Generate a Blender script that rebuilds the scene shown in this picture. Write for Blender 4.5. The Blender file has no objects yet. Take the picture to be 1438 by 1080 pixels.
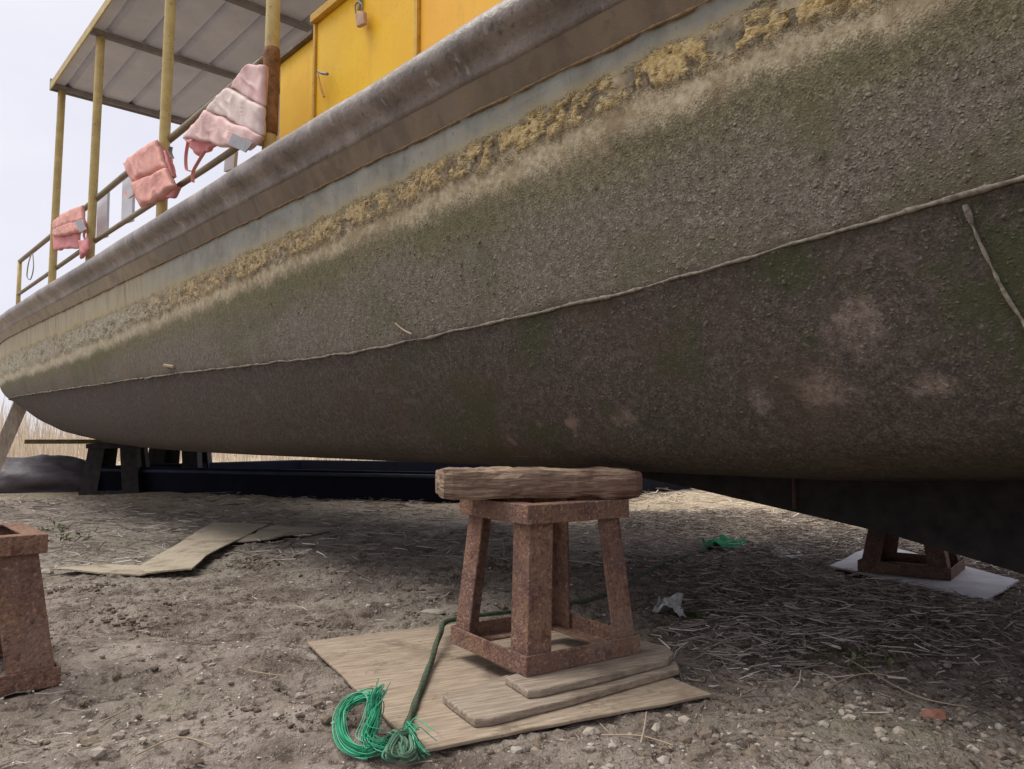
import bpy, math, random
import numpy as np
from mathutils import Vector, Matrix
random.seed(7); rng = np.random.default_rng(7)
S = bpy.context.scene; COL = S.collection
R = math.radians
# ------------------------------------------------------------------ camera
F, CX, CY, HOR, H = 1075.0, 719.0, 540.0, 612.0, 0.75
TILT = math.atan((HOR-CY)/F)
cam = bpy.data.cameras.new('camera'); co = bpy.data.objects.new('camera', cam); COL.objects.link(co)
co.location = (0, 0, H); co.rotation_euler = (R(90)+TILT, 0, 0)
cam.sensor_width = 36; cam.lens = F/1438*36; cam.clip_end = 1500; cam.clip_start = .05
S.camera = co
ct, st = math.cos(TILT), math.sin(TILT)
def ray(x, y):
    a, b = (x-CX)/F, (CY-y)/F
    return Vector((a, ct-b*st, st+b*ct))
def G(x, y, z=0.0):                    # photo point on a level plane
    d = ray(x, y); t = (z-H)/d.z
    return Vector((0, 0, H))+d*t
BA = math.atan(979/1075)               # heading of the boat
U = Vector((-math.sin(BA), math.cos(BA), 0)); NN = Vector((math.cos(BA), math.sin(BA), 0))
def W(n, u, z): return NN*n+U*u+Vector((0, 0, z))
def Pn(x, y, n):                       # photo point on an upright plane along the boat
    d = ray(x, y); t = n/d.dot(NN)
    return Vector((0, 0, H))+d*t
def uz(x, y, n):
    p = Pn(x, y, n); return p.dot(U), p.z
def at(x, y, dist):
    d = ray(x, y); return Vector((0, 0, H))+d*(dist/d.y)
# ------------------------------------------------------------------ noise
def _h(ix, iy, iz, s):
    n = (ix*374761393+iy*668265263+iz*2147483647+s*974634777) & 0xffffffff
    n = ((n ^ (n >> 13))*1274126177) & 0xffffffff
    return ((n ^ (n >> 16)) & 0xffff)/65535.0
def vnoise(p, s=0):
    p = np.asarray(p, float); i = np.floor(p).astype(np.int64); f = p-i; f = f*f*(3-2*f)
    r = 0
    for dx in (0, 1):
        for dy in (0, 1):
            for dz in (0, 1):
                w = (f[..., 0] if dx else 1-f[..., 0])*(f[..., 1] if dy else 1-f[..., 1])*(f[..., 2] if dz else 1-f[..., 2])
                r = r+w*_h(i[..., 0]+dx, i[..., 1]+dy, i[..., 2]+dz, s)
    return r*2-1
def fbm(p, o=4, s=0):
    r = 0; a = 1; p = np.asarray(p, float)
    for k in range(o): r = r+a*vnoise(p*2**k+k*17.3, s+k); a *= .5
    return r
def xy3(x, y, k=1.0):
    return np.stack([np.asarray(x, float)*k, np.asarray(y, float)*k, np.zeros_like(np.asarray(x, float))], -1)
def sst(x, a, b):
    t = np.clip((x-a)/(b-a), 0, 1); return t*t*(3-2*t)
# ------------------------------------------------------------------ object helpers
def tag(o, label=None, cat=None, group=None, kind=None):
    for k, v in (('label', label), ('category', cat), ('group', group), ('kind', kind)):
        if v: o[k] = v
    return o
def empty(name, loc, rz=0.0):
    o = bpy.data.objects.new(name, None); COL.objects.link(o); o.location = loc; o.rotation_euler.z = rz
    o.empty_display_size = .1
    return o
def rootof(o):
    while o.parent: o = o.parent
    return o
def obj(name, verts, faces, mat, parent=None, smooth=False, local=False, uv=None):
    v = np.array([tuple(a) for a in verts] if not isinstance(verts, np.ndarray) else verts, float)
    if parent is not None:
        off = np.zeros(3) if local else np.array(rootof(parent).location)
    else:
        off = np.array([(v[:, 0].min()+v[:, 0].max())/2, (v[:, 1].min()+v[:, 1].max())/2, v[:, 2].min()])
        if local: off *= 0
    v = v-off
    me = bpy.data.meshes.new(name); me.from_pydata(v.tolist(), [], [list(f) for f in faces] if not isinstance(faces, np.ndarray) else faces.tolist())
    if uv is not None:
        l = me.uv_layers.new(name='UVMap'); li = np.zeros(len(me.loops), np.int32); me.loops.foreach_get('vertex_index', li)
        l.data.foreach_set('uv', np.asarray(uv, float)[li].ravel())
    if smooth: me.polygons.foreach_set('use_smooth', [True]*len(me.polygons))
    me.update()
    o = bpy.data.objects.new(name, me); COL.objects.link(o)
    if parent is not None: o.parent = parent
    else: o.location = off
    if mat: me.materials.append(mat)
    return o
class MB:
    def __init__(s): s.v = []; s.f = []
    def add(s, v, f):
        k = len(s.v); s.v += [Vector(a) for a in v]; s.f += [[i+k for i in q] for q in f]; return s
    def prism(s, pts, z0, z1):          # pts: list of xy, extruded in z
        n = len(pts)
        s.add([(p[0], p[1], z0) for p in pts]+[(p[0], p[1], z1) for p in pts],
              [list(range(n))[::-1], list(range(n, 2*n))]+[[i, (i+1) % n, n+(i+1) % n, n+i] for i in range(n)]); return s
    def hexa(s, a, b):                  # two matching quads
        s.add(list(a)+list(b), [[3, 2, 1, 0], [4, 5, 6, 7], [0, 1, 5, 4], [1, 2, 6, 5], [2, 3, 7, 6], [3, 0, 4, 7]]); return s
    def bar(s, p, q, w, h, up=(0, 0, 1), roll=0):
        p, q = Vector(p), Vector(q); d = (q-p).normalized(); a = d.cross(Vector(up))
        if a.length < 1e-4: a = d.cross(Vector((1, 0, 0)))
        a.normalize(); b = a.cross(d)
        if roll: a, b = a*math.cos(roll)+b*math.sin(roll), b*math.cos(roll)-a*math.sin(roll)
        a *= w/2; b *= h/2
        s.hexa([p-a-b, p+a-b, p+a+b, p-a+b], [q-a-b, q+a-b, q+a+b, q-a+b]); return s
    def tube(s, pts, r, seg=8):
        pts = [Vector(p) for p in pts]; n = len(pts)
        rr = r if hasattr(r, '__len__') else [r]*n
        d = (pts[1]-pts[0]).normalized(); a = d.orthogonal().normalized(); vs = []; fs = []
        for i in range(n):
            t = (pts[min(i+1, n-1)]-pts[max(i-1, 0)])
            t = t.normalized() if t.length > 1e-9 else d
            a = (a-t*a.dot(t)).normalized(); b = t.cross(a)
            vs += [pts[i]+(a*math.cos(2*math.pi*k/seg)+b*math.sin(2*math.pi*k/seg))*rr[i] for k in range(seg)]
        for i in range(n-1):
            for k in range(seg):
                fs.append([i*seg+k, i*seg+(k+1) % seg, (i+1)*seg+(k+1) % seg, (i+1)*seg+k])
        fs.append(list(range(seg))[::-1]); fs.append([(n-1)*seg+k for k in range(seg)])
        s.add(vs, fs); return s
    def build(s, name, mat, parent=None, **k): return obj(name, s.v, s.f, mat, parent, **k)
def bevel(o, w=.004, seg=2):
    m = o.modifiers.new('bevel', 'BEVEL'); m.width = w; m.segments = seg; m.limit_method = 'ANGLE'; m.angle_limit = R(35); return o
def spline(pts, n=10):
    P = [Vector(p) for p in pts]; out = []
    for i in range(len(P)-1):
        a, b, c, d = P[max(i-1, 0)], P[i], P[i+1], P[min(i+2, len(P)-1)]
        for k in range(n):
            t = k/n
            out.append(.5*((2*b)+(c-a)*t+(2*a-5*b+4*c-d)*t*t+(3*b-a-3*c+d)*t**3))
    out.append(P[-1]); return out
# ------------------------------------------------------------------ materials
def lin(c):
    return tuple(((v/255)/12.92 if v/255 <= .04045 else ((v/255+.055)/1.055)**2.4) for v in c)+(1,)
class NT:
    def __init__(s, name):
        s.m = bpy.data.materials.new(name); s.m.use_nodes = True; s.t = s.m.node_tree
        s.p = s.t.nodes['Principled BSDF']; s.out = s.t.nodes['Material Output']
        s.tc = s.t.nodes.new('ShaderNodeTexCoord'); s.o = s.tc.outputs['Object']; s.uvs = s.tc.outputs['UV']
    def n(s, typ, ins={}, **pr):
        d = s.t.nodes.new(typ)
        for k, v in pr.items(): setattr(d, k, v)
        for k, v in ins.items(): s.put(d.inputs[k], v)
        return d
    def put(s, sock, v):
        if isinstance(v, bpy.types.NodeSocket): s.t.links.new(v, sock)
        else: sock.default_value = v
    def noise(s, sc, det=4, ro=.55, vec=None, dist=0.0, color=False):
        d = s.n('ShaderNodeTexNoise', {'Vector': vec or s.o, 'Scale': sc, 'Detail': det, 'Roughness': ro, 'Distortion': dist})
        return d.outputs['Color' if color else 'Fac']
    def vor(s, sc, vec=None, feat='F1', out='Distance', rnd=1.0):
        d = s.n('ShaderNodeTexVoronoi', {'Vector': vec or s.o, 'Scale': sc, 'Randomness': rnd}, feature=feat)
        return d.outputs[out]
    def rot(s, a): return s.n('ShaderNodeMapping', {'Vector': s.o, 'Rotation': (0, 0, -a)}, vector_type='POINT').outputs[0]
    def scale(s, v, vec=None): return s.n('ShaderNodeVectorMath', {0: vec or s.o, 1: v}, operation='MULTIPLY').outputs[0]
    def ramp(s, f, stops, interp='LINEAR'):
        d = s.n('ShaderNodeValToRGB', {'Fac': f}); e = d.color_ramp; e.interpolation = interp
        while len(e.elements) < len(stops): e.elements.new(.5)
        for k, (p, c) in enumerate(stops):
            e.elements[k].position = p; e.elements[k].color = lin(c) if max(c[:3]) > 1.01 else tuple(c[:3])+(1,)
        return d.outputs['Color']
    def c(s, rgb): return lin(rgb)
    def mix(s, f, a, b, mode='MIX'):
        d = s.n('ShaderNodeMix', {0: f, 6: a, 7: b}, data_type='RGBA', blend_type=mode); return d.outputs[2]
    def m_(s, op, a, b=0.0, cl=False): return s.n('ShaderNodeMath', {0: a, 1: b}, operation=op, use_clamp=cl).outputs[0]
    def sm(s, x, a, b, lo=0.0, hi=1.0):
        return s.n('ShaderNodeMapRange', {'Value': x, 'From Min': a, 'From Max': b, 'To Min': lo, 'To Max': hi}, interpolation_type='SMOOTHSTEP').outputs['Result']
    def done(s, col, rough=.8, bump=None, bs=.4, bd=.01, disp=None, spec=.3, metal=0.0):
        s.put(s.p.inputs['Base Color'], col); s.put(s.p.inputs['Roughness'], rough)
        s.p.inputs['Specular IOR Level'].default_value = spec; s.put(s.p.inputs['Metallic'], metal)
        if bump is not None:
            b = s.n('ShaderNodeBump', {'Height': bump, 'Strength': bs, 'Distance': bd}); s.t.links.new(b.outputs[0], s.p.inputs['Normal'])
        if disp is not None:
            d = s.n('ShaderNodeDisplacement', {'Height': disp, 'Midlevel': 0.0, 'Scale': 1.0}); s.t.links.new(d.outputs[0], s.out.inputs['Displacement'])
            s.m.displacement_method = 'BOTH'
        return s.m

def mat_hull():
    b = NT('weathered_hull'); sep = b.n('ShaderNodeSeparateXYZ', {0: b.uvs}); u, v = sep.outputs[0], sep.outputs[1]
    big = b.noise(1.3, 4); mid = b.noise(6, 5, .6); fine = b.noise(45, 5, .65); vf = b.noise(160, 3, .6)
    streak = b.noise(1.0, 5, .6, vec=b.scale((9, 9, 1.2)))
    # girth coordinate with a ragged edge
    wob = b.m_('ADD', b.m_('MULTIPLY', b.m_('SUBTRACT', b.noise(4, 8, .72), .5), .7), b.m_('MULTIPLY', b.m_('SUBTRACT', vf, .5), .55))
    vr = b.m_('ADD', v, b.m_('MULTIPLY', wob, 1.0))
    vs = b.m_('ADD', v, b.m_('MULTIPLY', wob, .35))
    bow = b.sm(u, 4.6, 6.6)
    # strip under the rub rail
    brown = b.ramp(big, [(.3, (114, 100, 82)), (.52, (136, 119, 97)), (.7, (118, 107, 96))])
    brown = b.mix(b.sm(streak, .42, .75, 0, .6), brown, lin((92, 78, 66)))
    brown = b.mix(b.sm(mid, .58, .72, 0, .45), brown, lin((150, 122, 70)))
    creamb = b.ramp(streak, [(.3, (150, 138, 118)), (.55, (186, 172, 142)), (.75, (140, 124, 104))])
    brown = b.mix(bow, brown, b.mix(.55, brown, creamb))
    # blue grey plate
    blue = b.ramp(mid, [(.3, (124, 123, 114)), (.5, (145, 144, 134)), (.72, (160, 157, 145))])
    blue = b.mix(b.sm(streak, .5, .72, 0, .5), blue, lin((122, 116, 100)))
    blue = b.mix(b.sm(fine, .58, .7, 0, .6), blue, lin((104, 98, 86)))
    blue = b.mix(b.sm(b.noise(5, 7, .72), .5, .62, 0, .6), blue, lin((158, 150, 132)))
    brown = b.mix(b.sm(b.noise(6, 7, .72), .53, .62, 0, .5), brown, lin((96, 84, 72)))
    blue = b.mix(b.m_('MULTIPLY', bow, .75), blue, creamb)
    # lichen
    yel = b.ramp(fine, [(.3, (140, 118, 80)), (.46, (184, 158, 106)), (.6, (206, 186, 138)), (.75, (178, 164, 138))])
    crust = b.ramp(fine, [(.35, (70, 62, 54)), (.6, (128, 114, 92))])
    lump = b.noise(11, 4, .65)
    lich = b.mix(b.sm(lump, .50, .57), yel, crust)
    lich = b.mix(b.m_('MULTIPLY', b.sm(u, 1.2, 3.2), .6), lich, b.ramp(fine, [(.3, (112, 98, 76)), (.5, (170, 150, 116)), (.7, (196, 180, 150))]))
    beige = b.ramp(fine, [(.3, (142, 126, 100)), (.5, (182, 167, 138)), (.7, (208, 195, 168))])
    lich = b.mix(bow, lich, b.mix(.5, beige, lin((152, 152, 140))))
    tan = b.mix(b.sm(mid, .45, .65, 0, .7), beige, lin((140, 122, 92)))
    tan = b.mix(b.m_('MULTIPLY', bow, .35), tan, lin((190, 182, 160)))
    # lower sides
    tex = b.m_('ADD', b.m_('MULTIPLY', fine, .45), b.m_('MULTIPLY', vf, .55))
    pat = b.noise(1.7, 5, .62, vec=b.scale((1, 1, 1.6)))
    olive = b.ramp(tex, [(.34, (78, 72, 54)), (.5, (110, 102, 79)), (.66, (146, 137, 110))])
    olive = b.mix(b.sm(pat, .46, .62, 0, .55), olive, lin((92, 93, 60)))
    grey = b.ramp(tex, [(.34, (78, 72, 63)), (.5, (109, 102, 90)), (.66, (148, 140, 126))])
    grey = b.mix(b.sm(pat, .48, .66, 0, .6), grey, lin((92, 88, 64)))
    grey = b.mix(b.sm(b.noise(5, 5, .65), .56, .7, 0, .45), grey, lin((126, 120, 110)))
    dark = b.ramp(tex, [(.34, (54, 48, 43)), (.5, (77, 69, 62)), (.66, (110, 100, 90))])
    dark = b.mix(b.sm(b.noise(2.2, 5, .6), .5, .68, 0, .5), dark, lin((84, 69, 54)))
    dark = b.mix(b.sm(b.noise(7, 5, .65, vec=b.scale((1, 1, 2.5))), .56, .7, 0, .4), dark, lin((108, 98, 88)))
    gr = b.m_('MULTIPLY', b.sm(b.noise(3.1, 5, .65), .48, .62), b.sm(u, 4.6, 1.0))
    dark = b.mix(b.m_('MULTIPLY', gr, .75), dark, lin((64, 68, 42)))
    pk = b.m_('MULTIPLY', b.sm(b.noise(4.3, 5, .65), .57, .66), b.m_('MULTIPLY', b.sm(u, 2.6, 1.9), b.m_('MULTIPLY', b.sm(v, 4.75, 5.1), b.sm(v, 6.0, 5.5))))
    dark = b.mix(b.m_('MULTIPLY', pk, .7), dark, lin((138, 120, 108)))
    for x_, y_, a_, b2_ in ((1056, 560, .035, .12), (1150, 548, .07, .14), (1300, 550, .05, .10), (860, 590, .05, .10), (742, 602, .025, .06), (1205, 470, .07, .16)):
        u_, z_ = uz(x_, y_, 1.86); v_ = 4+max(0, (1.19-z_)/.38)
        du = b.m_('DIVIDE', b.m_('SUBTRACT', u, u_), a_); dv = b.m_('DIVIDE', b.m_('SUBTRACT', v, v_), b2_)
        dd = b.m_('ADD', b.m_('MULTIPLY', du, du), b.m_('MULTIPLY', dv, dv))
        dd = b.m_('ADD', dd, b.m_('MULTIPLY', b.m_('SUBTRACT', b.noise(16, 8, .8), .5), 7.0))
        dark = b.mix(b.sm(dd, 1.6, -.6, 0, .5), dark, b.ramp(fine, [(.35, (120, 98, 80)), (.6, (158, 142, 132))]))
    scr = b.sm(b.noise(1.0, 3, .6, vec=b.scale((2.0, 2.0, 60.0))), .68, .74, 0, .35)
    dark = b.mix(b.m_('MULTIPLY', scr, b.sm(v, 4.6, 5.4)), dark, lin((140, 126, 112)))
    grey = b.mix(b.m_('MULTIPLY', b.sm(streak, .45, .7), b.m_('MULTIPLY', bow, .6)), grey, lin((126, 106, 84)))
    col = b.mix(b.sm(v, .96, 1.03), brown, blue)
    # yellow bleeding upwards from the lichen
    col = b.mix(b.m_('MULTIPLY', b.sm(vr, 1.55, 1.95), .6), col, lin((178, 158, 112)))
    stub = b.mix(b.sm(b.noise(13, 5, .65), .4, .6), lin((124, 116, 98)), tan)
    col = b.mix(b.sm(vr, 1.8, 2.1), col, stub)
    have = b.sm(b.noise(4.5, 5, .7, vec=b.scale((1, 1, 2))), .41, .47)
    lm = b.m_('MULTIPLY', b.m_('MULTIPLY', b.sm(vr, 1.85, 1.98), b.sm(vr, 2.72, 2.52)), have)
    col = b.mix(lm, col, lich)
    col = b.mix(b.m_('MULTIPLY', b.sm(vr, 2.5, 2.75), .9), col, tan)
    col = b.mix(b.sm(vr, 2.84, 3.1), col, olive)
    col = b.mix(b.sm(vr, 3.12, 3.6), col, grey)
    col = b.mix(b.sm(vs, 3.92, 4.05), col, dark)
    # real relief: grime lumps, thick lichen crust
    low = b.m_('MULTIPLY', b.sm(vr, 2.8, 3.2), b.sm(v, 4.5, 3.7, .32, 1.0))
    amt = b.m_('MULTIPLY', low, b.sm(u, 6.5, 1.2, .12, 1.0))
    warp = b.n('ShaderNodeVectorMath', {0: b.o, 1: b.n('ShaderNodeVectorMath', {0: b.noise(30, 2, .5, color=True), 1: (.02, .02, .02)}, operation='MULTIPLY').outputs[0]}, operation='ADD').outputs[0]
    def lumps(sc, thr, r_):
        vo = b.n('ShaderNodeTexVoronoi', {'Vector': warp, 'Scale': sc})
        sep2 = b.n('ShaderNodeSeparateColor', {0: vo.outputs['Color']})
        return b.m_('MULTIPLY', b.sm(vo.outputs['Distance'], r_, r_*.25), b.sm(sep2.outputs[0], thr, thr+.3))
    L1 = lumps(40, .55, .32); L2 = lumps(85, .38, .4); L3 = lumps(170, .3, .45)
    hh = b.m_('ADD', b.m_('MULTIPLY', L1, .009), b.m_('ADD', b.m_('MULTIPLY', L2, .006), b.m_('MULTIPLY', L3, .002)))
    hh = b.m_('MULTIPLY', amt, b.m_('MULTIPLY', hh, b.sm(b.noise(2.4, 4, .6), .34, .6, .45, 1.15)))
    hh = b.m_('ADD', hh, b.m_('MULTIPLY', amt, b.m_('MULTIPLY', b.noise(40, 4, .7), .006)))
    lf = b.m_('MULTIPLY', amt, b.m_('MULTIPLY', b.m_('MAXIMUM', L1, L2), .36))
    col = b.mix(lf, col, lin((158, 148, 134)))
    hh = b.m_('ADD', hh, b.m_('MULTIPLY', lm, b.m_('MULTIPLY', b.sm(lump, .57, .45), .008)))
    hh = b.m_('ADD', hh, b.m_('MULTIPLY', b.m_('MULTIPLY', lm, fine), .008))
    hh = b.m_('ADD', hh, b.m_('MULTIPLY', fine, .0022)); hh = b.m_('ADD', hh, b.m_('MULTIPLY', vf, .0008))
    hh = b.m_('SUBTRACT', b.m_('ADD', hh, b.m_('MULTIPLY', b.noise(2.5, 2), .008)), .0085)
    return b.done(col, b.sm(v, .9, 1.1, .62, .88), disp=hh, spec=.25)
def mat_rail():
    b = NT('rub_rail_paint'); big = b.noise(2.2, 5, .6); fine = b.noise(40, 5, .65)
    c = b.ramp(big, [(.3, (96, 86, 78)), (.5, (132, 120, 110)), (.7, (168, 158, 150))])
    c = b.mix(b.sm(fine, .55, .7, 0, .7), c, lin((86, 76, 68)))
    c = b.mix(b.sm(b.noise(7, 5, .7), .58, .68, 0, .55), c, lin((78, 70, 56)))
    c = b.mix(b.sm(b.noise(3.4, 5, .7), .5, .64, 0, .6), c, lin((84, 74, 64)))
    c = b.mix(b.sm(b.noise(1.0, 4, .6, vec=b.scale((14, 14, 3))), .6, .7, 0, .5), c, lin((186, 178, 172)))
    return b.done(c, .4, b.noise(14, 6, .65), .5, .02, spec=.5)
def mat_rust(name='rust', tone=0):
    b = NT(name); f = b.noise(5, 6, .7); sp = b.noise(85, 4, .7); v = b.vor(120); fl = b.noise(24, 5, .7)
    c = b.ramp(f, [(.3, (98, 79, 73)), (.45, (120, 95, 85)), (.58, (134, 105, 86)), (.7, (130, 114, 104))])
    c = b.mix(b.sm(sp, .54, .64, 0, .85), c, lin((104, 68, 62)))
    c = b.mix(b.sm(sp, .44, .36, 0, .7), c, lin((176, 138, 110)))
    c = b.mix(b.sm(b.noise(3.0, 3), .55, .72, 0, .55), c, lin((138, 120, 114)))
    c = b.mix(b.sm(fl, .55, .66, 0, .75), c, lin((92, 64, 56)))
    c = b.mix(b.sm(fl, .42, .33, 0, .6), c, lin((158, 132, 110)))
    if tone: c = b.mix(.45, c, lin((60, 50, 44)))
    return b.done(c, .9, b.m_('ADD', b.m_('MULTIPLY', fl, 1.5), b.m_('ADD', sp, b.m_('MULTIPLY', v, .5))), .7, .007, spec=.15)
def mat_wood(name, lo, mi, hi, ax=(1, 1, 1), bs=.5, stain=None, rot=0):
    b = NT(name); g = b.noise(6, 6, .65, vec=b.scale(ax, b.rot(rot)), dist=.4); f = b.noise(5, 4)
    c = b.ramp(g, [(.28, lo), (.5, mi), (.72, hi)])
    c = b.mix(b.sm(f, .52, .68, 0, .6), c, lin(stain or lo))
    c = b.mix(b.sm(b.noise(70, 3, .6), .62, .7, 0, .5), c, lin(lo))
    return b.done(c, .88, g, bs, .012, spec=.15)
def mat_ply(name, lo, mi, hi):
    b = NT(name); g = b.noise(7, 6, .65, vec=b.scale((1, 12, 1), b.rot(R(26)))); f = b.noise(4.2, 6, .7); d = b.noise(26, 4, .7)
    c = b.ramp(g, [(.3, lo), (.5, mi), (.7, hi)])
    c = b.mix(b.sm(f, .47, .68, 0, .75), c, lin(lo))
    c = b.mix(b.sm(d, .58, .7, 0, .55), c, lin((104, 84, 66)))
    c = b.mix(b.sm(b.noise(7, 6, .75), .55, .66, 0, .7), c, lin((112, 98, 84)))
    return b.done(c, .9, b.m_('ADD', g, d), .25, .01, spec=.15)
def mat_paint(name, c0, c1, rough=.55, chips=(96, 76, 52), amt=.6, sc=6, bs=.2):
    b = NT(name); f = b.noise(sc, 5, .6); d = b.noise(38, 4, .7)
    c = b.ramp(f, [(.32, c0), (.68, c1)])
    c = b.mix(b.sm(d, .58, .68, 0, amt), c, lin(chips))
    c = b.mix(b.sm(b.noise(2, 4, .6, vec=b.scale((6, 6, .8))), .55, .75, 0, amt*.6), c, lin(chips))
    return b.done(c, rough, d, bs, .006)
def mat_ground():
    b = NT('mud'); sep = b.n('ShaderNodeSeparateXYZ', {0: b.o})
    big = b.noise(.55, 4, .55); mid = b.noise(3.2, 6, .62); fine = b.noise(22, 6, .7); vf = b.noise(90, 4, .7)
    c = b.ramp(mid, [(.3, (88, 77, 68)), (.44, (119, 107, 96)), (.56, (143, 131, 119)), (.74, (166, 156, 143))])
    c = b.mix(b.sm(big, .46, .62, 0, .65), c, b.ramp(fine, [(.3, (112, 104, 91)), (.7, (158, 150, 135))]))
    c = b.mix(b.sm(fine, .5, .38, 0, .8), c, lin((70, 58, 49)))
    c = b.mix(b.sm(vf, .58, .68, 0, .65), c, lin((196, 187, 174)))
    g = b.m_('MULTIPLY', b.sm(b.noise(1.6, 5, .65), .55, .68), .35)
    c = b.mix(g, c, lin((92, 92, 60)))
    # darker litter soil on the right and under the hull, dry straw ground beyond
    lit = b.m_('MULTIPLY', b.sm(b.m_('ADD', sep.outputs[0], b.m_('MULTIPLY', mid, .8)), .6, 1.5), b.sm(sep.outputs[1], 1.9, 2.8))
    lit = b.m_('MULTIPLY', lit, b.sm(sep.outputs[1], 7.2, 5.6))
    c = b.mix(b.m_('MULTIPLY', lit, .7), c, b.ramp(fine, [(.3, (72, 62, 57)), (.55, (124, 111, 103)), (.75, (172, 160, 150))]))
    far = b.sm(b.m_('ADD', sep.outputs[1], b.m_('MULTIPLY', sep.outputs[0], .45)), 5.6, 8.0)
    c = b.mix(b.m_('MULTIPLY', far, .8), c, b.ramp(fine, [(.3, (140, 120, 94)), (.5, (198, 180, 150)), (.7, (222, 208, 184))]))
    h = b.m_('ADD', b.m_('MULTIPLY', fine, .030), b.m_('MULTIPLY', vf, .005))
    h = b.m_('ADD', h, b.m_('MULTIPLY', b.sm(b.noise(9, 5, .65), .46, .6), .012))
    smo = b.m_('MULTIPLY', b.sm(b.noise(1.4, 4, .6), .44, .58), b.sm(sep.outputs[0], .4, -.3))
    h = b.m_('MULTIPLY', h, b.m_('SUBTRACT', 1.0, b.m_('MULTIPLY', smo, .4)))
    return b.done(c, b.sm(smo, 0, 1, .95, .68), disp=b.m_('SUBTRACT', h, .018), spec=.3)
def mat_flat(name, c0, c1, sc=20, rough=.85, bs=.3, bd=.006):
    b = NT(name); f = b.noise(sc, 5, .6); return b.done(b.ramp(f, [(.3, c0), (.7, c1)]), rough, f, bs, bd, spec=.2)
def mat_rand(name, cols, rough=.9):      # one tone per piece of litter
    b = NT(name); g = b.n('ShaderNodeNewGeometry').outputs['Random Per Island']
    st_ = [(i/(len(cols)-1), c) for i, c in enumerate(cols)]
    return b.done(b.ramp(g, st_), rough, spec=.15)
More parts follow.
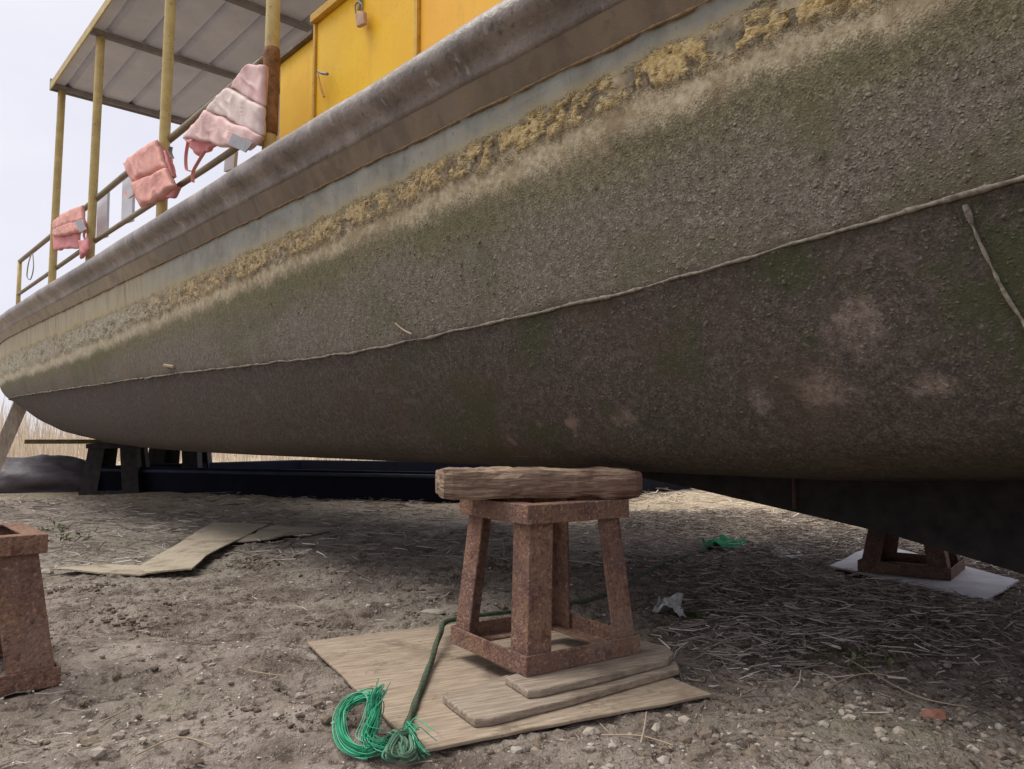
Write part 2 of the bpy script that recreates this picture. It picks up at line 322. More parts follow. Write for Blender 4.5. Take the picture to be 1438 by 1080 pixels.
M = dict(
    hull=mat_hull(), rail=mat_rail(), rust=mat_rust(), rustd=mat_rust('dark_rust', 1), ground=mat_ground(),
    block=mat_wood('old_timber', (74, 58, 50), (140, 118, 100), (188, 168, 144), (1.5, 1.5, 14), 1.0, (112, 80, 72)),
    plank=mat_wood('grey_plank', (112, 98, 86), (152, 138, 122), (180, 166, 148), (1.2, 16, 16), .5, None, R(26)),
    pale=mat_wood('pale_plank', (150, 132, 116), (184, 168, 150), (204, 190, 174), (8, 8, 1), .3),
    green_plank=mat_wood('mossy_plank', (70, 64, 42), (98, 88, 60), (120, 108, 76), (2, 2, 8), .4),
    ply=mat_ply('plywood', (122, 107, 91), (156, 140, 121), (180, 165, 146)),
    ply2=mat_ply('grey_plywood', (132, 120, 102), (168, 156, 136), (188, 178, 158)),
    white=mat_flat('white_board', (152, 149, 152), (184, 180, 185), 6, .7),
    post=mat_paint('post_paint', (178, 158, 102), (206, 184, 122), .5, (120, 88, 56), .7, 9),
    peel=mat_paint('peeling_post', (104, 70, 46), (150, 112, 74), .9, (70, 48, 36), .8, 20, .6),
    yellow=mat_paint('yellow_paint', (240, 184, 24), (250, 202, 38), .45, (190, 140, 40), .35, 3, .1),
    orange=mat_paint('orange_paint', (244, 178, 46), (250, 192, 58), .45, (200, 140, 60), .3, 3, .1),
    ytrim=mat_paint('trim_paint', (206, 160, 60), (222, 180, 84), .5, (130, 92, 46), .6, 12),
    gtrim=mat_flat('grey_trim', (112, 102, 92), (146, 136, 124), 12),
    roof=mat_paint('roof_sheet', (206, 208, 220), (222, 224, 234), .5, (160, 156, 154), .3, 2.5, .1),
    roofd=mat_flat('roof_steel', (130, 124, 124), (156, 150, 150), 10),
    railp=mat_paint('handrail_paint', (150, 132, 96), (130, 118, 100), .5, (92, 70, 54), .7, 10),
    wpanel=mat_flat('white_panel', (206, 206, 212), (226, 226, 230), 5, .5),
    weld=mat_flat('weld', (92, 84, 74), (156, 147, 132), 60, .9, .5),
    weldb=mat_flat('rusty_weld', (112, 90, 64), (160, 134, 98), 60, .9, .5),
    skeg=mat_flat('skeg_steel_and_stand_shade', (44, 41, 42), (66, 61, 60), 14, .85, .5),
    salmon=mat_flat('salmon_cloth', (220, 158, 146), (236, 182, 170), 14, .9, .6, .015),
    pink=mat_flat('faded_pink_cloth', (210, 172, 166), (236, 206, 200), 9, .9, .6, .015),
    pink2=mat_flat('bleached_cloth', (212, 190, 182), (236, 218, 212), 9, .9, .6, .015),
    deep=mat_flat('deep_pink_cloth', (214, 140, 140), (226, 158, 156), 9, .9),
    refl=mat_flat('reflective_tape', (138, 138, 140), (156, 156, 158), 30, .4),
    strap=mat_flat('grey_strap', (120, 112, 108), (150, 140, 136), 30),
    green=mat_rand('green_rope_strands', [(24, 118, 82), (44, 152, 108), (78, 178, 138), (36, 104, 80), (130, 190, 162)], .6),
    rope=mat_rand('dirty_rope_strands', [(62, 74, 58), (84, 92, 74), (54, 66, 54), (100, 104, 86)]),
    knot=mat_rand('knot_strands', [(70, 110, 90), (100, 124, 104), (60, 150, 110), (128, 138, 120)]),
    brass=mat_flat('old_brass', (176, 140, 116), (204, 168, 140), 20, .45),
    steel=mat_flat('dull_steel', (120, 112, 104), (150, 142, 132), 20, .45),
    tarp=mat_flat('dark_tarp', (78, 72, 76), (108, 102, 106), 4, .5, .6, .03),
    navy=mat_flat('navy_paint', (14, 16, 28), (22, 25, 40), 4, .9),
    navyt=mat_flat('navy_rub_strip', (50, 55, 72), (66, 70, 86), 8, .5),
    gravel=mat_rand('gravel', [(96, 84, 74), (136, 124, 112), (164, 154, 142), (120, 104, 90), (186, 178, 166), (108, 98, 88)]),
    chip=mat_rand('stone_chip', [(150, 140, 128), (190, 182, 170), (214, 208, 198), (130, 118, 106)]),
    clod=mat_rand('mud_clod', [(84, 72, 62), (104, 91, 79), (122, 109, 96), (92, 80, 70), (134, 122, 108)]),
    stone=mat_flat('stone', (150, 138, 124), (184, 174, 160), 14, .9),
    darkst=mat_flat('brown_stone', (100, 88, 76), (136, 122, 106), 14, .9),
    brick=mat_flat('brick', (134, 92, 78), (156, 114, 98), 24, .95),
    straw=mat_rand('straw', [(120, 108, 100), (172, 160, 150), (90, 78, 72), (220, 211, 200), (140, 128, 122), (76, 66, 62), (198, 187, 174), (110, 98, 92)]),
    twig=mat_rand('twig', [(150, 132, 110), (176, 158, 134), (120, 100, 84)]),
    weed=mat_rand('weed', [(82, 90, 56), (100, 108, 70), (74, 80, 54), (120, 120, 84)]),
    reed=mat_rand('reed', [(206, 192, 170), (222, 208, 190), (190, 174, 150), (232, 222, 208)]),  # dry reed tones, lightened further to carry the distance haze
    plastic=mat_flat('white_plastic', (160, 158, 154), (192, 190, 186), 10, .4),
    gcloth=mat_flat('green_cloth', (34, 110, 76), (52, 140, 100), 12),
)
# ------------------------------------------------------------------ sky and light
SUN_EL, SUN_AZ = R(62), R(288)         # azimuth clockwise from +Y: behind the viewer, to the left
w = bpy.data.worlds.new('World'); S.world = w; w.use_nodes = True; nt = w.node_tree
sky = nt.nodes.new('ShaderNodeTexSky'); sky.sky_type = 'NISHITA'; sky.sun_disc = False
sky.sun_elevation = SUN_EL; sky.sun_rotation = SUN_AZ; sky.dust_density = 3
hs = nt.nodes.new('ShaderNodeHueSaturation'); hs.inputs['Saturation'].default_value = .3
nt.links.new(sky.outputs[0], hs.inputs['Color'])
tc = nt.nodes.new('ShaderNodeTexCoord'); no = nt.nodes.new('ShaderNodeTexNoise'); no.inputs['Scale'].default_value = 2.2; no.inputs['Detail'].default_value = 5
mp = nt.nodes.new('ShaderNodeMapping'); mp.inputs['Scale'].default_value = (1, 1, 2.5)
nt.links.new(tc.outputs['Generated'], mp.inputs[0]); nt.links.new(mp.outputs[0], no.inputs['Vector'])
cr = nt.nodes.new('ShaderNodeValToRGB'); nt.links.new(no.outputs['Fac'], cr.inputs['Fac'])
cr.color_ramp.elements[0].position = .3; cr.color_ramp.elements[0].color = (7.2, 7.2, 8.3, 1)
cr.color_ramp.elements[1].position = .7; cr.color_ramp.elements[1].color = (8.6, 8.5, 9.2, 1)
mx = nt.nodes.new('ShaderNodeMix'); mx.data_type = 'RGBA'; mx.inputs[0].default_value = .85
nt.links.new(hs.outputs[0], mx.inputs[6]); nt.links.new(cr.outputs[0], mx.inputs[7])
nt.links.new(mx.outputs[2], nt.nodes['Background'].inputs[0]); nt.nodes['Background'].inputs[1].default_value = .088
sl = bpy.data.lights.new('sun', 'SUN'); sl.energy = 2.4; sl.angle = R(38); sl.color = (1, .96, .9)
so = bpy.data.objects.new('sun', sl); COL.objects.link(so)
sd = Vector((math.sin(SUN_AZ)*math.cos(SUN_EL), math.cos(SUN_AZ)*math.cos(SUN_EL), math.sin(SUN_EL)))
so.rotation_euler = sd.to_track_quat('Z', 'Y').to_euler(); so.location = (0, 0, 30)
S.view_settings.view_transform = 'Standard'; S.view_settings.look = 'None'; S.view_settings.exposure = 0.40; S.view_settings.gamma = 1
# ------------------------------------------------------------------ ground
flats = []                              # (x, y, r): places where something lies flat on the soil
def quadflat(q, pad=.05):
    flats.append(([Vector((p[0], p[1])) for p in q], pad))
PLY = [G(430, 905), G(590, 1060), G(1000, 980)]; PLY.append(PLY[0]+PLY[2]-PLY[1])
SH1 = [G(185, 806), G(262, 809), G(372, 738), G(296, 735)]
SH2 = [G(328, 763), G(372, 763), G(470, 744), G(378, 740)]
SHW = [G(1165, 801), G(1383, 852), G(1432, 822), G(1230, 768)]
LST = Vector((-1.412, 2.38, 0)); e1 = Vector((-.745, -.667, 0)); e2 = Vector((-.667, .745, 0))
LC = LST+(e1+e2)*.235
for q in (PLY, SH1, SH2): quadflat(q)
quadflat(SHW, .16)
quadflat([LST, LST+e1*.47, LST+(e1+e2)*.47, LST+e2*.47])
def inq(X, Y, q, pad):
    n = len(q); area = sum(q[i].x*q[(i+1) % n].y-q[(i+1) % n].x*q[i].y for i in range(n)); sg = 1 if area > 0 else -1
    d = np.full(np.shape(X), 1e9)
    for i in range(n):
        a, b_ = q[i], q[(i+1) % n]; e = (b_-a).normalized()
        d = np.minimum(d, sg*(e.x*(Y-a.y)-e.y*(X-a.x)))
    return sst(d, -pad*2.5, -pad*.2)
def gh(X, Y):
    X = np.asarray(X, float); Y = np.asarray(Y, float)
    h = .028*fbm(xy3(X, Y, 1.1), 3, 3)+.014*fbm(xy3(X, Y, 5), 3, 9)
    cl = vnoise(xy3(X, Y, 11), 41); h = h+.014*np.clip(cl-.15, 0, 1)-.016*(1-np.abs(vnoise(xy3(X, Y*1.6, 4.2), 43)))**6*(.5+.5*vnoise(xy3(X, Y, 1.5), 44))
    rut = np.sin((Y*1.0-X*.22)*9+2.2*vnoise(xy3(X, Y, 1.3), 5))
    h = h+.026*rut*sst(-X, -.1, .6)*sst(3.6-Y, 0, .9)*sst(Y, 1.4, 1.9)
    h = h+.05*sst(X, 1.0, 2.2)*sst(Y, 2.2, 3.0)*sst(6-Y, 0, 2)*(.4+.6*vnoise(xy3(X, Y, 2.2), 8))
    fl = np.zeros(np.shape(X))
    for q, pad in flats: fl = np.maximum(fl, inq(X, Y, q, pad))
    far = sst(np.hypot(X, Y), 9, 16)
    return h*(1-fl)*(1-far*.6)-.010*fl
def axis(lo, hi, step, far, grow=1.16):
    a = list(np.arange(lo, hi, step)); s = step; x = hi
    while x < far: a.append(x); s *= grow; x += s
    s = step; x = lo-step
    pre = []
    while x > -far: pre.append(x); s *= grow; x -= s
    return np.array(pre[::-1]+a)
gx = axis(-2.3, 3.0, .0135, 400); gy = axis(1.6, 4.2, .0135, 400, 1.07)
gy = gy[gy > -400]
X, Y = np.meshgrid(gx, gy); Z = gh(X, Y)
nx, ny = len(gx), len(gy)
idx = np.arange(nx*ny).reshape(ny, nx)
fc = np.stack([idx[:-1, :-1], idx[:-1, 1:], idx[1:, 1:], idx[1:, :-1]], -1).reshape(-1, 4)
g = obj('ground', np.stack([X, Y, Z], -1).reshape(-1, 3), fc, M['ground'], smooth=True, local=True); tag(g, kind='structure')
# ------------------------------------------------------------------ boat
NC = 3.22
boat = empty('boat', W(NC, 4.5, 0)); tag(boat, 'old lichen-streaked work boat with yellow deck locker and flat roof, raised on stands', 'boat')
pit = lambda u: .0065*(1.1+.74*u)
us = np.concatenate([np.arange(-3.2, -.3, .12), np.arange(-.3, 4.2, .008), np.arange(4.2, 9.39, .025)])
tt = np.linspace(0, 1, 70); tt = 1-(1-tt)**1.5
ns_ = len(us)+len(tt)
U0 = 9.4
def tab(x, pts): p = np.array(pts); return np.interp(x, p[:, 0], p[:, 1])
def smooth_tab(x, pts):
    return (tab(x-.35, pts)+tab(x, pts)*2+tab(x+.35, pts))/4
def row(n0, uend, zf, ex=3.0, stern=.25):
    uu = np.concatenate([us, U0+(uend-U0)*tt])
    nn = np.concatenate([np.full(len(us), n0), n0+(NC-n0)*(1-(1-tt**ex)**(1/ex))])
    s = sst(-uu, -.2, 3.4)*stern; nn = nn+(NC-n0)*s
    return nn, uu, zf(uu)
def zc(z0): return lambda u: z0+pit(u)
rise = lambda u: tab(u, [(-3, .30), (0, .06), (1.2, 0), (6, 0), (7, .012), (8, .04), (9.5, .13), (10.5, .25), (11.5, .42), (12.2, .56), (13, .8)])
rows = [row(1.655, 14.7, zc(1.99)),
        row(1.70, 14.7, zc(1.885)),
        row(1.712, 14.6, lambda u: smooth_tab(u, [(-3, 1.83), (1.2, 1.815), (2.4, 1.745), (4, 1.69), (7, 1.66), (13, 1.65)])+pit(u)),
        row(1.735, 14.4, lambda u: smooth_tab(u, [(-3, 1.64), (1.2, 1.63), (2.6, 1.575), (4.2, 1.515), (7.5, 1.40), (10, 1.36), (13, 1.36)])+pit(u)),
        row(1.785, 13.7, lambda u: smooth_tab(u, [(-3, 1.65), (.3, 1.28), (1.45, 1.175), (3, 1.12), (5.2, 1.165), (7.4, 1.19), (10.4, 1.22), (13, 1.25)])),
        row(1.90, 13.2, lambda u: .81+rise(u)*.72),
        row(2.06, 12.6, lambda u: .652+rise(u)),
        row(2.45, 12.3, lambda u: .605+rise(u)),
        row(NC, 12.2, lambda u: .565+rise(u)*1.02)]
K = np.array([[r[0], r[1], r[2]] for r in rows])         # K rows x 3 x stations
segs = [8, 12, 20, 26, 60, 40, 20, 8]
vv, PT = [], []
for i, sg in enumerate(segs):
    p1, p2 = K[i], K[i+1]
    p0 = K[i-1] if i > 1 else (p1 if i else p1)
    p3 = K[i+2] if (i+2 < len(K) and i > 0) else p2
    for k in range(sg+(1 if i == len(segs)-1 else 0)):
        t = k/sg
        if i == 0: q = p1+(p2-p1)*t
        else: q = .5*((2*p1)+(p2-p0)*t+(2*p1-5*p0*1+4*p2-p3)*t*t+(3*p1-p0-3*p2+p3)*t**3) if i > 1 else .5*((2*p1)+(p2-p1)*t+(2*p1-5*p1+4*p2-p3)*t*t+(3*p1-p1-3*p2+p3)*t**3)
        if i > 1: q = .5*((2*p1)+(p2-p0)*t+(2*p0-5*p1+4*p2-p3)*t*t+(3*p1-p0-3*p2+p3)*t**3)
        else:
            if i == 1: q = .5*((2*p1)+(p2-p1)*t+(2*p1-5*p1+4*p2-p3)*t*t+(3*p1-p1-3*p2+p3)*t**3)
        PT.append(q); vv.append(i+t)
PT = np.array(PT); vv = np.array(vv)                    # girth x 3 x stations
nv = len(vv)
def toW(n, u, z): return np.stack([NN.x*n+U.x*u, NN.y*n+U.y*u, z], -1)
near = toW(PT[:, 0], PT[:, 1], PT[:, 2]).reshape(-1, 3)
farv = np.arange(0, nv, 6); farv = np.unique(np.append(farv, nv-1)); fars = np.unique(np.append(np.arange(0, ns_, 8), ns_-1))
FP = PT[np.ix_(farv, [0, 1, 2], fars)]
far_ = toW(2*NC-FP[:, 0], FP[:, 1], FP[:, 2]).reshape(-1, 3)
i1 = np.arange(nv*ns_).reshape(nv, ns_)
f1 = np.stack([i1[:-1, :-1], i1[:-1, 1:], i1[1:, 1:], i1[1:, :-1]], -1).reshape(-1, 4)
i2 = np.arange(len(farv)*len(fars)).reshape(len(farv), len(fars))+len(near)
f2 = np.stack([i2[:-1, :-1], i2[1:, :-1], i2[1:, 1:], i2[:-1, 1:]], -1).reshape(-1, 4)
trans = [int(i) for i in i1[:, 0]][::-1]+[int(i) for i in i2[:, 0]]
faces = f1.tolist()+f2.tolist()+[trans]
uv1 = np.stack([PT[:, 1], np.repeat(vv[:, None], ns_, 1)], -1).reshape(-1, 2)
uv2 = np.stack([FP[:, 1], np.repeat(vv[farv][:, None], len(fars), 1)], -1).reshape(-1, 2)
hull = obj('hull', np.concatenate([near, far_]), faces, M['hull'], boat, smooth=True, uv=np.concatenate([uv1, uv2]))
def hullpt(v, u, out=0.0):               # a point on the near side of the hull
    j = int(np.argmin(abs(vv-v))); k = int(np.argmin(abs(PT[j, 1]-u)))
    n, uu, z = PT[j, :, k]; return W(n-out, uu, z)
# deck
dk = [W(a+.04, b_, 2.0+pit(b_)) for a, b_ in zip(PT[0, 0][::10], PT[0, 1][::10])]
dk2 = [W(2*NC-a-.04, b_, 2.0+pit(b_)) for a, b_ in zip(PT[0, 0][::10], PT[0, 1][::10])][::-1]
obj('deck', dk+dk2, [list(range(len(dk)+len(dk2)))], M['gtrim'], boat)
# rub rail round the whole sheer
sel = np.arange(0, ns_, 5)
pl_ = [(PT[0, 0, k], PT[0, 1, k]) for k in sel]; pl_ += [(2*NC-a_, b2) for a_, b2 in pl_[::-1][1:]]
MP = [(-.10, .150), (-.07, .176), (-.035, .190), (0, .191), (.034, .180), (.060, .160), (.073, .135), (.075, .110), (.066, .085), (.046, .066), (.026, .052), (.012, .034), (.003, .012), (-.004, -.004), (-.03, -.008)]
vs, fs = [], []; q_ = np.array(pl_); d_ = np.gradient(q_, axis=0); d_ /= np.linalg.norm(d_, axis=1)[:, None]+1e-9
wob = .010*fbm(np.stack([q_[:, 0]*1.5, q_[:, 1]*1.5, q_[:, 0]*0], -1), 3, 4)
for k in range(len(q_)):
    o_ = Vector((-d_[k, 1], d_[k, 0]))           # outward in plan
    for j, (a_, z_) in enumerate(MP):
        m_ = (1 if 2 < j < 11 else 0); loc = float(vnoise(np.array([q_[k, 1]*5, j*.5, q_[k, 0]*5]), 8))*.003
        p = W(q_[k, 0]+o_.x*(a_+m_*(wob[k]*.5+loc)), q_[k, 1]+o_.y*(a_+m_*(wob[k]*.5+loc)), 1.985+z_+wob[k]*.3*m_+pit(q_[k, 1])); vs.append(p)
m = len(MP)
for k in range(len(q_)-1):
    for j in range(m-1): fs.append([k*m+j, k*m+j+1, (k+1)*m+j+1, (k+1)*m+j])
obj('rub_rail', vs, fs, M['rail'], boat, smooth=True)
# weld beads
def bead(name, pts, r, mat):
    p = np.array([tuple(a) for a in pts]); n1 = fbm(p*28, 3, 2); n2 = vnoise(p*9, 6)
    rads = r*(.85+.7*n1); q = [Vector(a)+Vector((0, 0, .005*b_)) for a, b_ in zip(p, n2)]
    MB().tube(q, list(np.maximum(rads, r*.3)), 7).build(name, mat, boat, smooth=True)
def hullline(v, u0, u1, step=.014):
    j = int(np.argmin(abs(vv-v))); uu = np.arange(u0, u1, step); o = np.argsort(PT[j, 1])
    nn = np.interp(uu, PT[j, 1][o], PT[j, 0][o]); zz = np.interp(uu, PT[j, 1][o], PT[j, 2][o])
    return [W(a, b_, c) for a, b_, c in zip(nn-.004, uu, zz)]
bead('weld_bead', hullline(4, -.6, 13.3), .0060, M['weld'])
bead('weld_bead', hullline(1, -.6, 13.4), .0052, M['weldb'])
br = []
for x, y in spline([(1356, 289, 0), (1372, 330, 0), (1392, 372, 0), (1414, 415, 0), (1440, 455, 0), (1475, 520, 0)], 14)and [(p.x, p.y) for p in spline([(1356, 289, 0), (1372, 330, 0), (1392, 372, 0), (1414, 415, 0), (1440, 455, 0), (1475, 520, 0)], 14)]:
    u_, z_ = uz(x, y, 1.83)
    c = int(np.argmin(abs(PT[-1, 1]-u_))); colz = PT[:, 2, c]; j = int(np.argmin(abs(colz-z_)+(vv < 3)*9))
    for _ in range(4):
        u_, z_ = uz(x, y, PT[j, 0, c]); c = int(np.argmin(abs(PT[-1, 1]-u_))); j = int(np.argmin(abs(PT[:, 2, c]-z_)+(vv < 3)*9))
    br.append(W(PT[j, 0, c]-.004, u_, z_))
bead('weld_bead', br, .0052, M['weld'])
# skeg and keel bar
sk = []
prof = [(4.2, .57), (2.75, .565), (2.18, .495), (1.29, .365), (.8, .262), (-.6, .08), (-2.4, .06), (-2.4, .95), (4.2, .66)]
mb = MB(); th = .045
a = [W(NC-th, u, z) for u, z in prof]; b_ = [W(NC+th, u, z) for u, z in prof]; n = len(prof)
mb.add(a+b_, [list(range(n)), list(range(n, 2*n))[::-1]]+[[i, n+i, n+(i+1) % n, (i+1) % n] for i in range(n)])
sg_ = mb.build('skeg', M['skeg'], boat)
uj = uz(1117, 690, NC-th)[0]
MB().bar(W(NC-th-.004, uj, .435), W(NC-th-.004, uj, .60), .012, .03, NN).build('plate_joint', M['rustd'], sg_)
# posts, roof
ZR = Pn(81, 128, 1.66).z+.02
lean = .02
def post(px, pyb, ntop, u=None, far=False):
    u_ = uz(px, pyb, 1.68)[0]
    n_ = 1.68 if not far else 2*NC-1.68
    p = [W(n_+lean*t*(0 if far else 1), u_+.004*math.sin(t*5), 2.12+(ZR-2.12)*t) for t in np.linspace(0, 1, 14)]
    MB().tube(p, .036, 12).build('canopy_post', M['post'], boat, smooth=True); return u_
pu = [post(73, 392, 0), post(127, 340, 0), post(228, 260, 0), post(378, 190, 0)]
for x, y in ((73, 392), (228, 260), (378, 190)): post(x, y, 0, far=True)
# peeling stretch of the nearest post
p3 = [W(1.68+lean*t, pu[3], 2.12+(ZR-2.12)*t) for t in np.linspace(.09, .31, 16)]
pp = np.array([tuple(p) for p in p3]); MB().tube(p3, list(.041+.004*fbm(pp*14, 3, 3)), 12).build('peeling_sleeve', M['peel'], boat, smooth=True)
# corrugated roof sheet: ribs run along the boat
ru0, ru1, rn0, rn1 = 1.2, pu[0]+.03, 1.60, 2*NC-1.60
nnr = np.arange(rn0, rn1, .0125); prof_r = np.array([.035*max(0, 1-abs(((x-rn0) % .3)-.15)/.035) if abs(((x-rn0) % .3)-.15) < .035 else 0 for x in nnr])
vs, fs = [], []
for k, (n_, h_) in enumerate(zip(nnr, prof_r)):
    for u_ in (ru0, ru1):
        for dz in (0, .006): vs.append(W(n_, u_, ZR+h_+dz+.05))
for k in range(len(nnr)-1):
    a, b2 = 4*k, 4*(k+1)
    fs += [[a, a+2, b2+2, b2], [a+1, b2+1, b2+3, a+3], [a, b2, b2+1, a+1], [a+2, a+3, b2+3, b2+2]]
roof = obj('roof', vs, fs, M['roof'], boat)
for u_ in (ru1-.03, uz(148, 80, 1.7)[0]+0, 5.6, 4.2, 2.8, 1.4):
    pass
def beam(u_): MB().bar(W(rn0+.02, u_, ZR+.026), W(rn1-.02, u_, ZR+.026), .05, .044).build('roof_beam', M['roofd'], roof)
for u_ in (ru1-.03, ru1-1.45, ru1-2.75, ru1-4.05, ru1-5.35, ru0+.05): beam(u_)
MB().bar(W(rn0+.006, ru0-.01, ZR+.03), W(rn0+.006, ru1+.01, ZR+.03), .012, .075).build('roof_edge', M['post'], roof)
MB().bar(W(rn0, ru1+.008, ZR+.05), W(rn1, ru1+.008, ZR+.05), .02, .12).build('roof_edge', M['roofd'], roof)
# hand rails
def railpts(px, n): return [Pn(x, y, n) for x, y in px]
top = railpts([(28, 367), (70, 333), (126, 287), (174, 247), (237, 197), (296, 148), (372, 84)], 1.72)
low = railpts([(25, 414), (67, 385), (133, 339), (200, 295), (259, 256), (296, 232), (372, 180)], 1.72)
MB().tube(spline(top, 4), .024, 10).build('handrail', M['railp'], boat, smooth=True)
MB().tube(spline(low, 4), .020, 10).build('lower_rail', M['railp'], boat, smooth=True)
e = top[0]; MB().tube([e+Vector((0, 0, .01)), Vector((e.x, e.y, 1.98))], .024, 10).build('rail_stanchion', M['post'], boat, smooth=True)
for (xa, xb, yt, yb) in ((137, 151, 268, 332), (172, 187, 242, 310), (316, 330, 212, 236)):
    q = [Pn(xa, yt+6, 1.80), Pn(xb, yt, 1.80), Pn(xb-2, yb, 1.80), Pn(xa-2, yb+5, 1.80)]
    MB().hexa(q, [p+NN*.02 for p in q]).build('rail_panel', M['wpanel'], boat)
wire = spline([Pn(44, 357, 1.69), Pn(40, 370, 1.66), Pn(38, 388, 1.66), Pn(43, 392, 1.66), Pn(47, 376, 1.67), Pn(46, 356, 1.69)], 6)
MB().tube(wire, .006, 6).build('wire_loop', M['steel'], boat)
# deck locker
def box(n0, n1, u0, u1, z0, z1): return MB().hexa([W(n0, u0, z0), W(n1, u0, z0), W(n1, u1, z0), W(n0, u1, z0)], [W(n0, u0, z1), W(n1, u0, z1), W(n1, u1, z1), W(n0, u1, z1)])
LN = 1.95
zl = Pn(443, 46, LN).z
ul, um, ur = uz(393, 120, LN)[0], uz(445, 90, LN)[0], uz(588, 40, LN)[0]
lock = box(LN, 3.0, um+.006, ul, 2.02, zl-.02).build('deck_locker', M['yellow'], boat); bevel(lock, .006)
lk2 = box(LN-.012, 3.0, ur+.012, um-.02, 2.02, zl+.03).build('locker_door', M['yellow'], lock); bevel(lk2, .006)
lk3 = box(LN-.004, 3.0, -1.0, ur-.016, 2.02, zl+.02).build('locker_door', M['orange'], lock); bevel(lk3, .006)
box(LN-.03, 3.02, um+.01, ul+.03, zl-.018, zl+.002).build('locker_lid', M['gtrim'], lock)
box(LN-.045, 3.02, ur-.3, um-.0, zl+.032, zl+.075).build('locker_lid', M['ytrim'], lock)
box(LN-.024, LN+.01, um-.016, um+.003, 2.05, zl+.03).build('corner_strip', M['ytrim'], lock)
box(LN-.02, LN+.012, ur-.013, ur+.009, 2.05, zl+.03).build('corner_strip', M['ytrim'], lock)
hs_ = [Pn(447, 100, LN-.05), Pn(452, 103, LN-.05), Pn(460, 104, LN-.05)]
MB().tube(hs_, .008, 6).build('latch', M['steel'], lock)
MB().tube(spline([Pn(446, 104, LN-.04), Pn(450, 122, LN-.04), Pn(455, 136, LN-.035)], 5), .007, 6).build('latch_cord', M['ytrim'], lock)
MB().bar(Pn(506, -4, LN-.025), Pn(504, 14, LN-.025), .02, .012, NN).build('hasp', M['steel'], lock)
# padlock
pc = Pn(504, 27, LN-.05); pl = empty('padlock', pc); tag(pl, 'small brassy padlock hanging on the yellow deck locker', 'padlock')
q = [Pn(498, 19, LN-.06), Pn(510, 15, LN-.06), Pn(511, 33, LN-.06), Pn(500, 38, LN-.06)]
bevel(MB().hexa(q, [p+NN*.022 for p in q]).build('lock_body', M['brass'], pl), .005)
MB().tube(spline([Pn(500, 19, LN-.048), Pn(499, 8, LN-.048), Pn(503, 3, LN-.048), Pn(508, 6, LN-.048), Pn(509, 16, LN-.048)], 5), .0045, 6).build('shackle', M['steel'], pl)
# ------------------------------------------------------------------ life jackets
def pad(name, q, th, mat, parent, gu=(), gv=(), n=28, curl=0.0, edge=.25, seed=1):
    # a stuffed panel between four corners; gu, gv: stitched grooves
    q = [Vector(p) for p in q]; nrm = -NN.copy(); vs, uvs = [], []
    def groove(s, gs): return min([1]+[abs(s-g_)/.03 for g_ in gs])
    for side in (1, -1):
        for i in range(n+1):
            for j in range(n+1):
                s, t = i/n, j/n
                p = q[0]*(1-s)*(1-t)+q[1]*s*(1-t)+q[2]*s*t+q[3]*(1-s)*t
                pr = ((1-abs(2*s-1)**10)*(1-abs(2*t-1)**10))**.5
                g_ = min(groove(s, gu), groove(t, gv)); g_ = .25+.75*min(1, g_)**.5
                w_ = float(fbm(np.array([p.x*7, p.y*7, p.z*7]), 2, seed))*.012+(1-abs(float(vnoise(np.array([p.x*11+p.z*9, p.y*11, p.z*5]), seed+3))))**4*.010
                ed = float(vnoise(np.array([p.x*14, p.z*14, seed*3.0]), seed))*.010
                off = nrm*(side*th*.5*pr*g_+w_*pr+curl*math.sin(s*math.pi))
                vs.append(p+off+Vector((0, 0, ed)))
    m = (n+1)**2; fs = []
    for i in range(n):
        for j in range(n):
            a = i*(n+1)+j; f = [a, a+n+1, a+n+2, a+1]; fs.append(f); fs.append([m+k for k in f[::-1]])
    rim = [i for i in range(n+1)]+[i*(n+1)+n for i in range(1, n+1)]+[n*(n+1)+j for j in range(n-1, -1, -1)]+[i*(n+1) for i in range(n-1, 0, -1)]
    for k in range(len(rim)):
        a, b2 = rim[k], rim[(k+1) % len(rim)]; fs.append([a, b2, m+b2, m+a])
    return obj(name, vs, fs, mat, parent, smooth=True)
def ribbon(name, pts, wd, mat, parent):
    MB_ = MB(); p = spline(pts, 6)
    for i in range(len(p)-1): MB_.bar(p[i], p[i+1], wd, .004, NN, R(90))
    MB_.build(name, mat, parent)
GJ = 'life jackets hung on the boat railing'
def P(n, *a): return [Pn(x, y, n) for x, y in a]
v1 = empty('life_jacket', Pn(98, 352, 1.66)); tag(v1, 'small pink life jacket folded over the far end of the railing', 'life jacket', GJ)
pad('body_panel', P(1.64, (75, 312), (117, 287), (123, 327), (76, 334)), .05, M['salmon'], v1, (), (.55,), curl=.02, seed=3)
pad('lower_panel', P(1.66, (75, 330), (114, 323), (112, 349), (76, 352)), .04, M['deep'], v1, (), (), seed=5)
q = P(1.575, (105, 311), (113, 308), (121, 322), (112, 326)); MB().hexa(q, [p+NN*.006 for p in q]).build('reflective_patch', M['refl'], v1)
pad('side_flap', P(1.62, (113, 340), (125, 334), (126, 352), (113, 364)), .04, M['deep'], v1, seed=6)
ribbon('strap', P(1.62, (120, 322), (118, 332), (124, 345)), .02, M['deep'], v1)
v2 = empty('life_jacket', Pn(215, 292, 1.66)); tag(v2, 'bright salmon life jacket of square stitched pads tied to the middle of the railing', 'life jacket', GJ)
pad('body_panel', P(1.63, (175, 230), (221, 196), (236, 234), (186, 258)), .055, M['salmon'], v2, (.48,), (), seed=8)
pad('lower_panel', P(1.63, (185, 260), (236, 235), (248, 262), (200, 293)), .055, M['salmon'], v2, (), (), seed=9)
pad('side_flap', P(1.66, (222, 198), (234, 212), (247, 248), (237, 252)), .05, M['deep'], v2, seed=10)
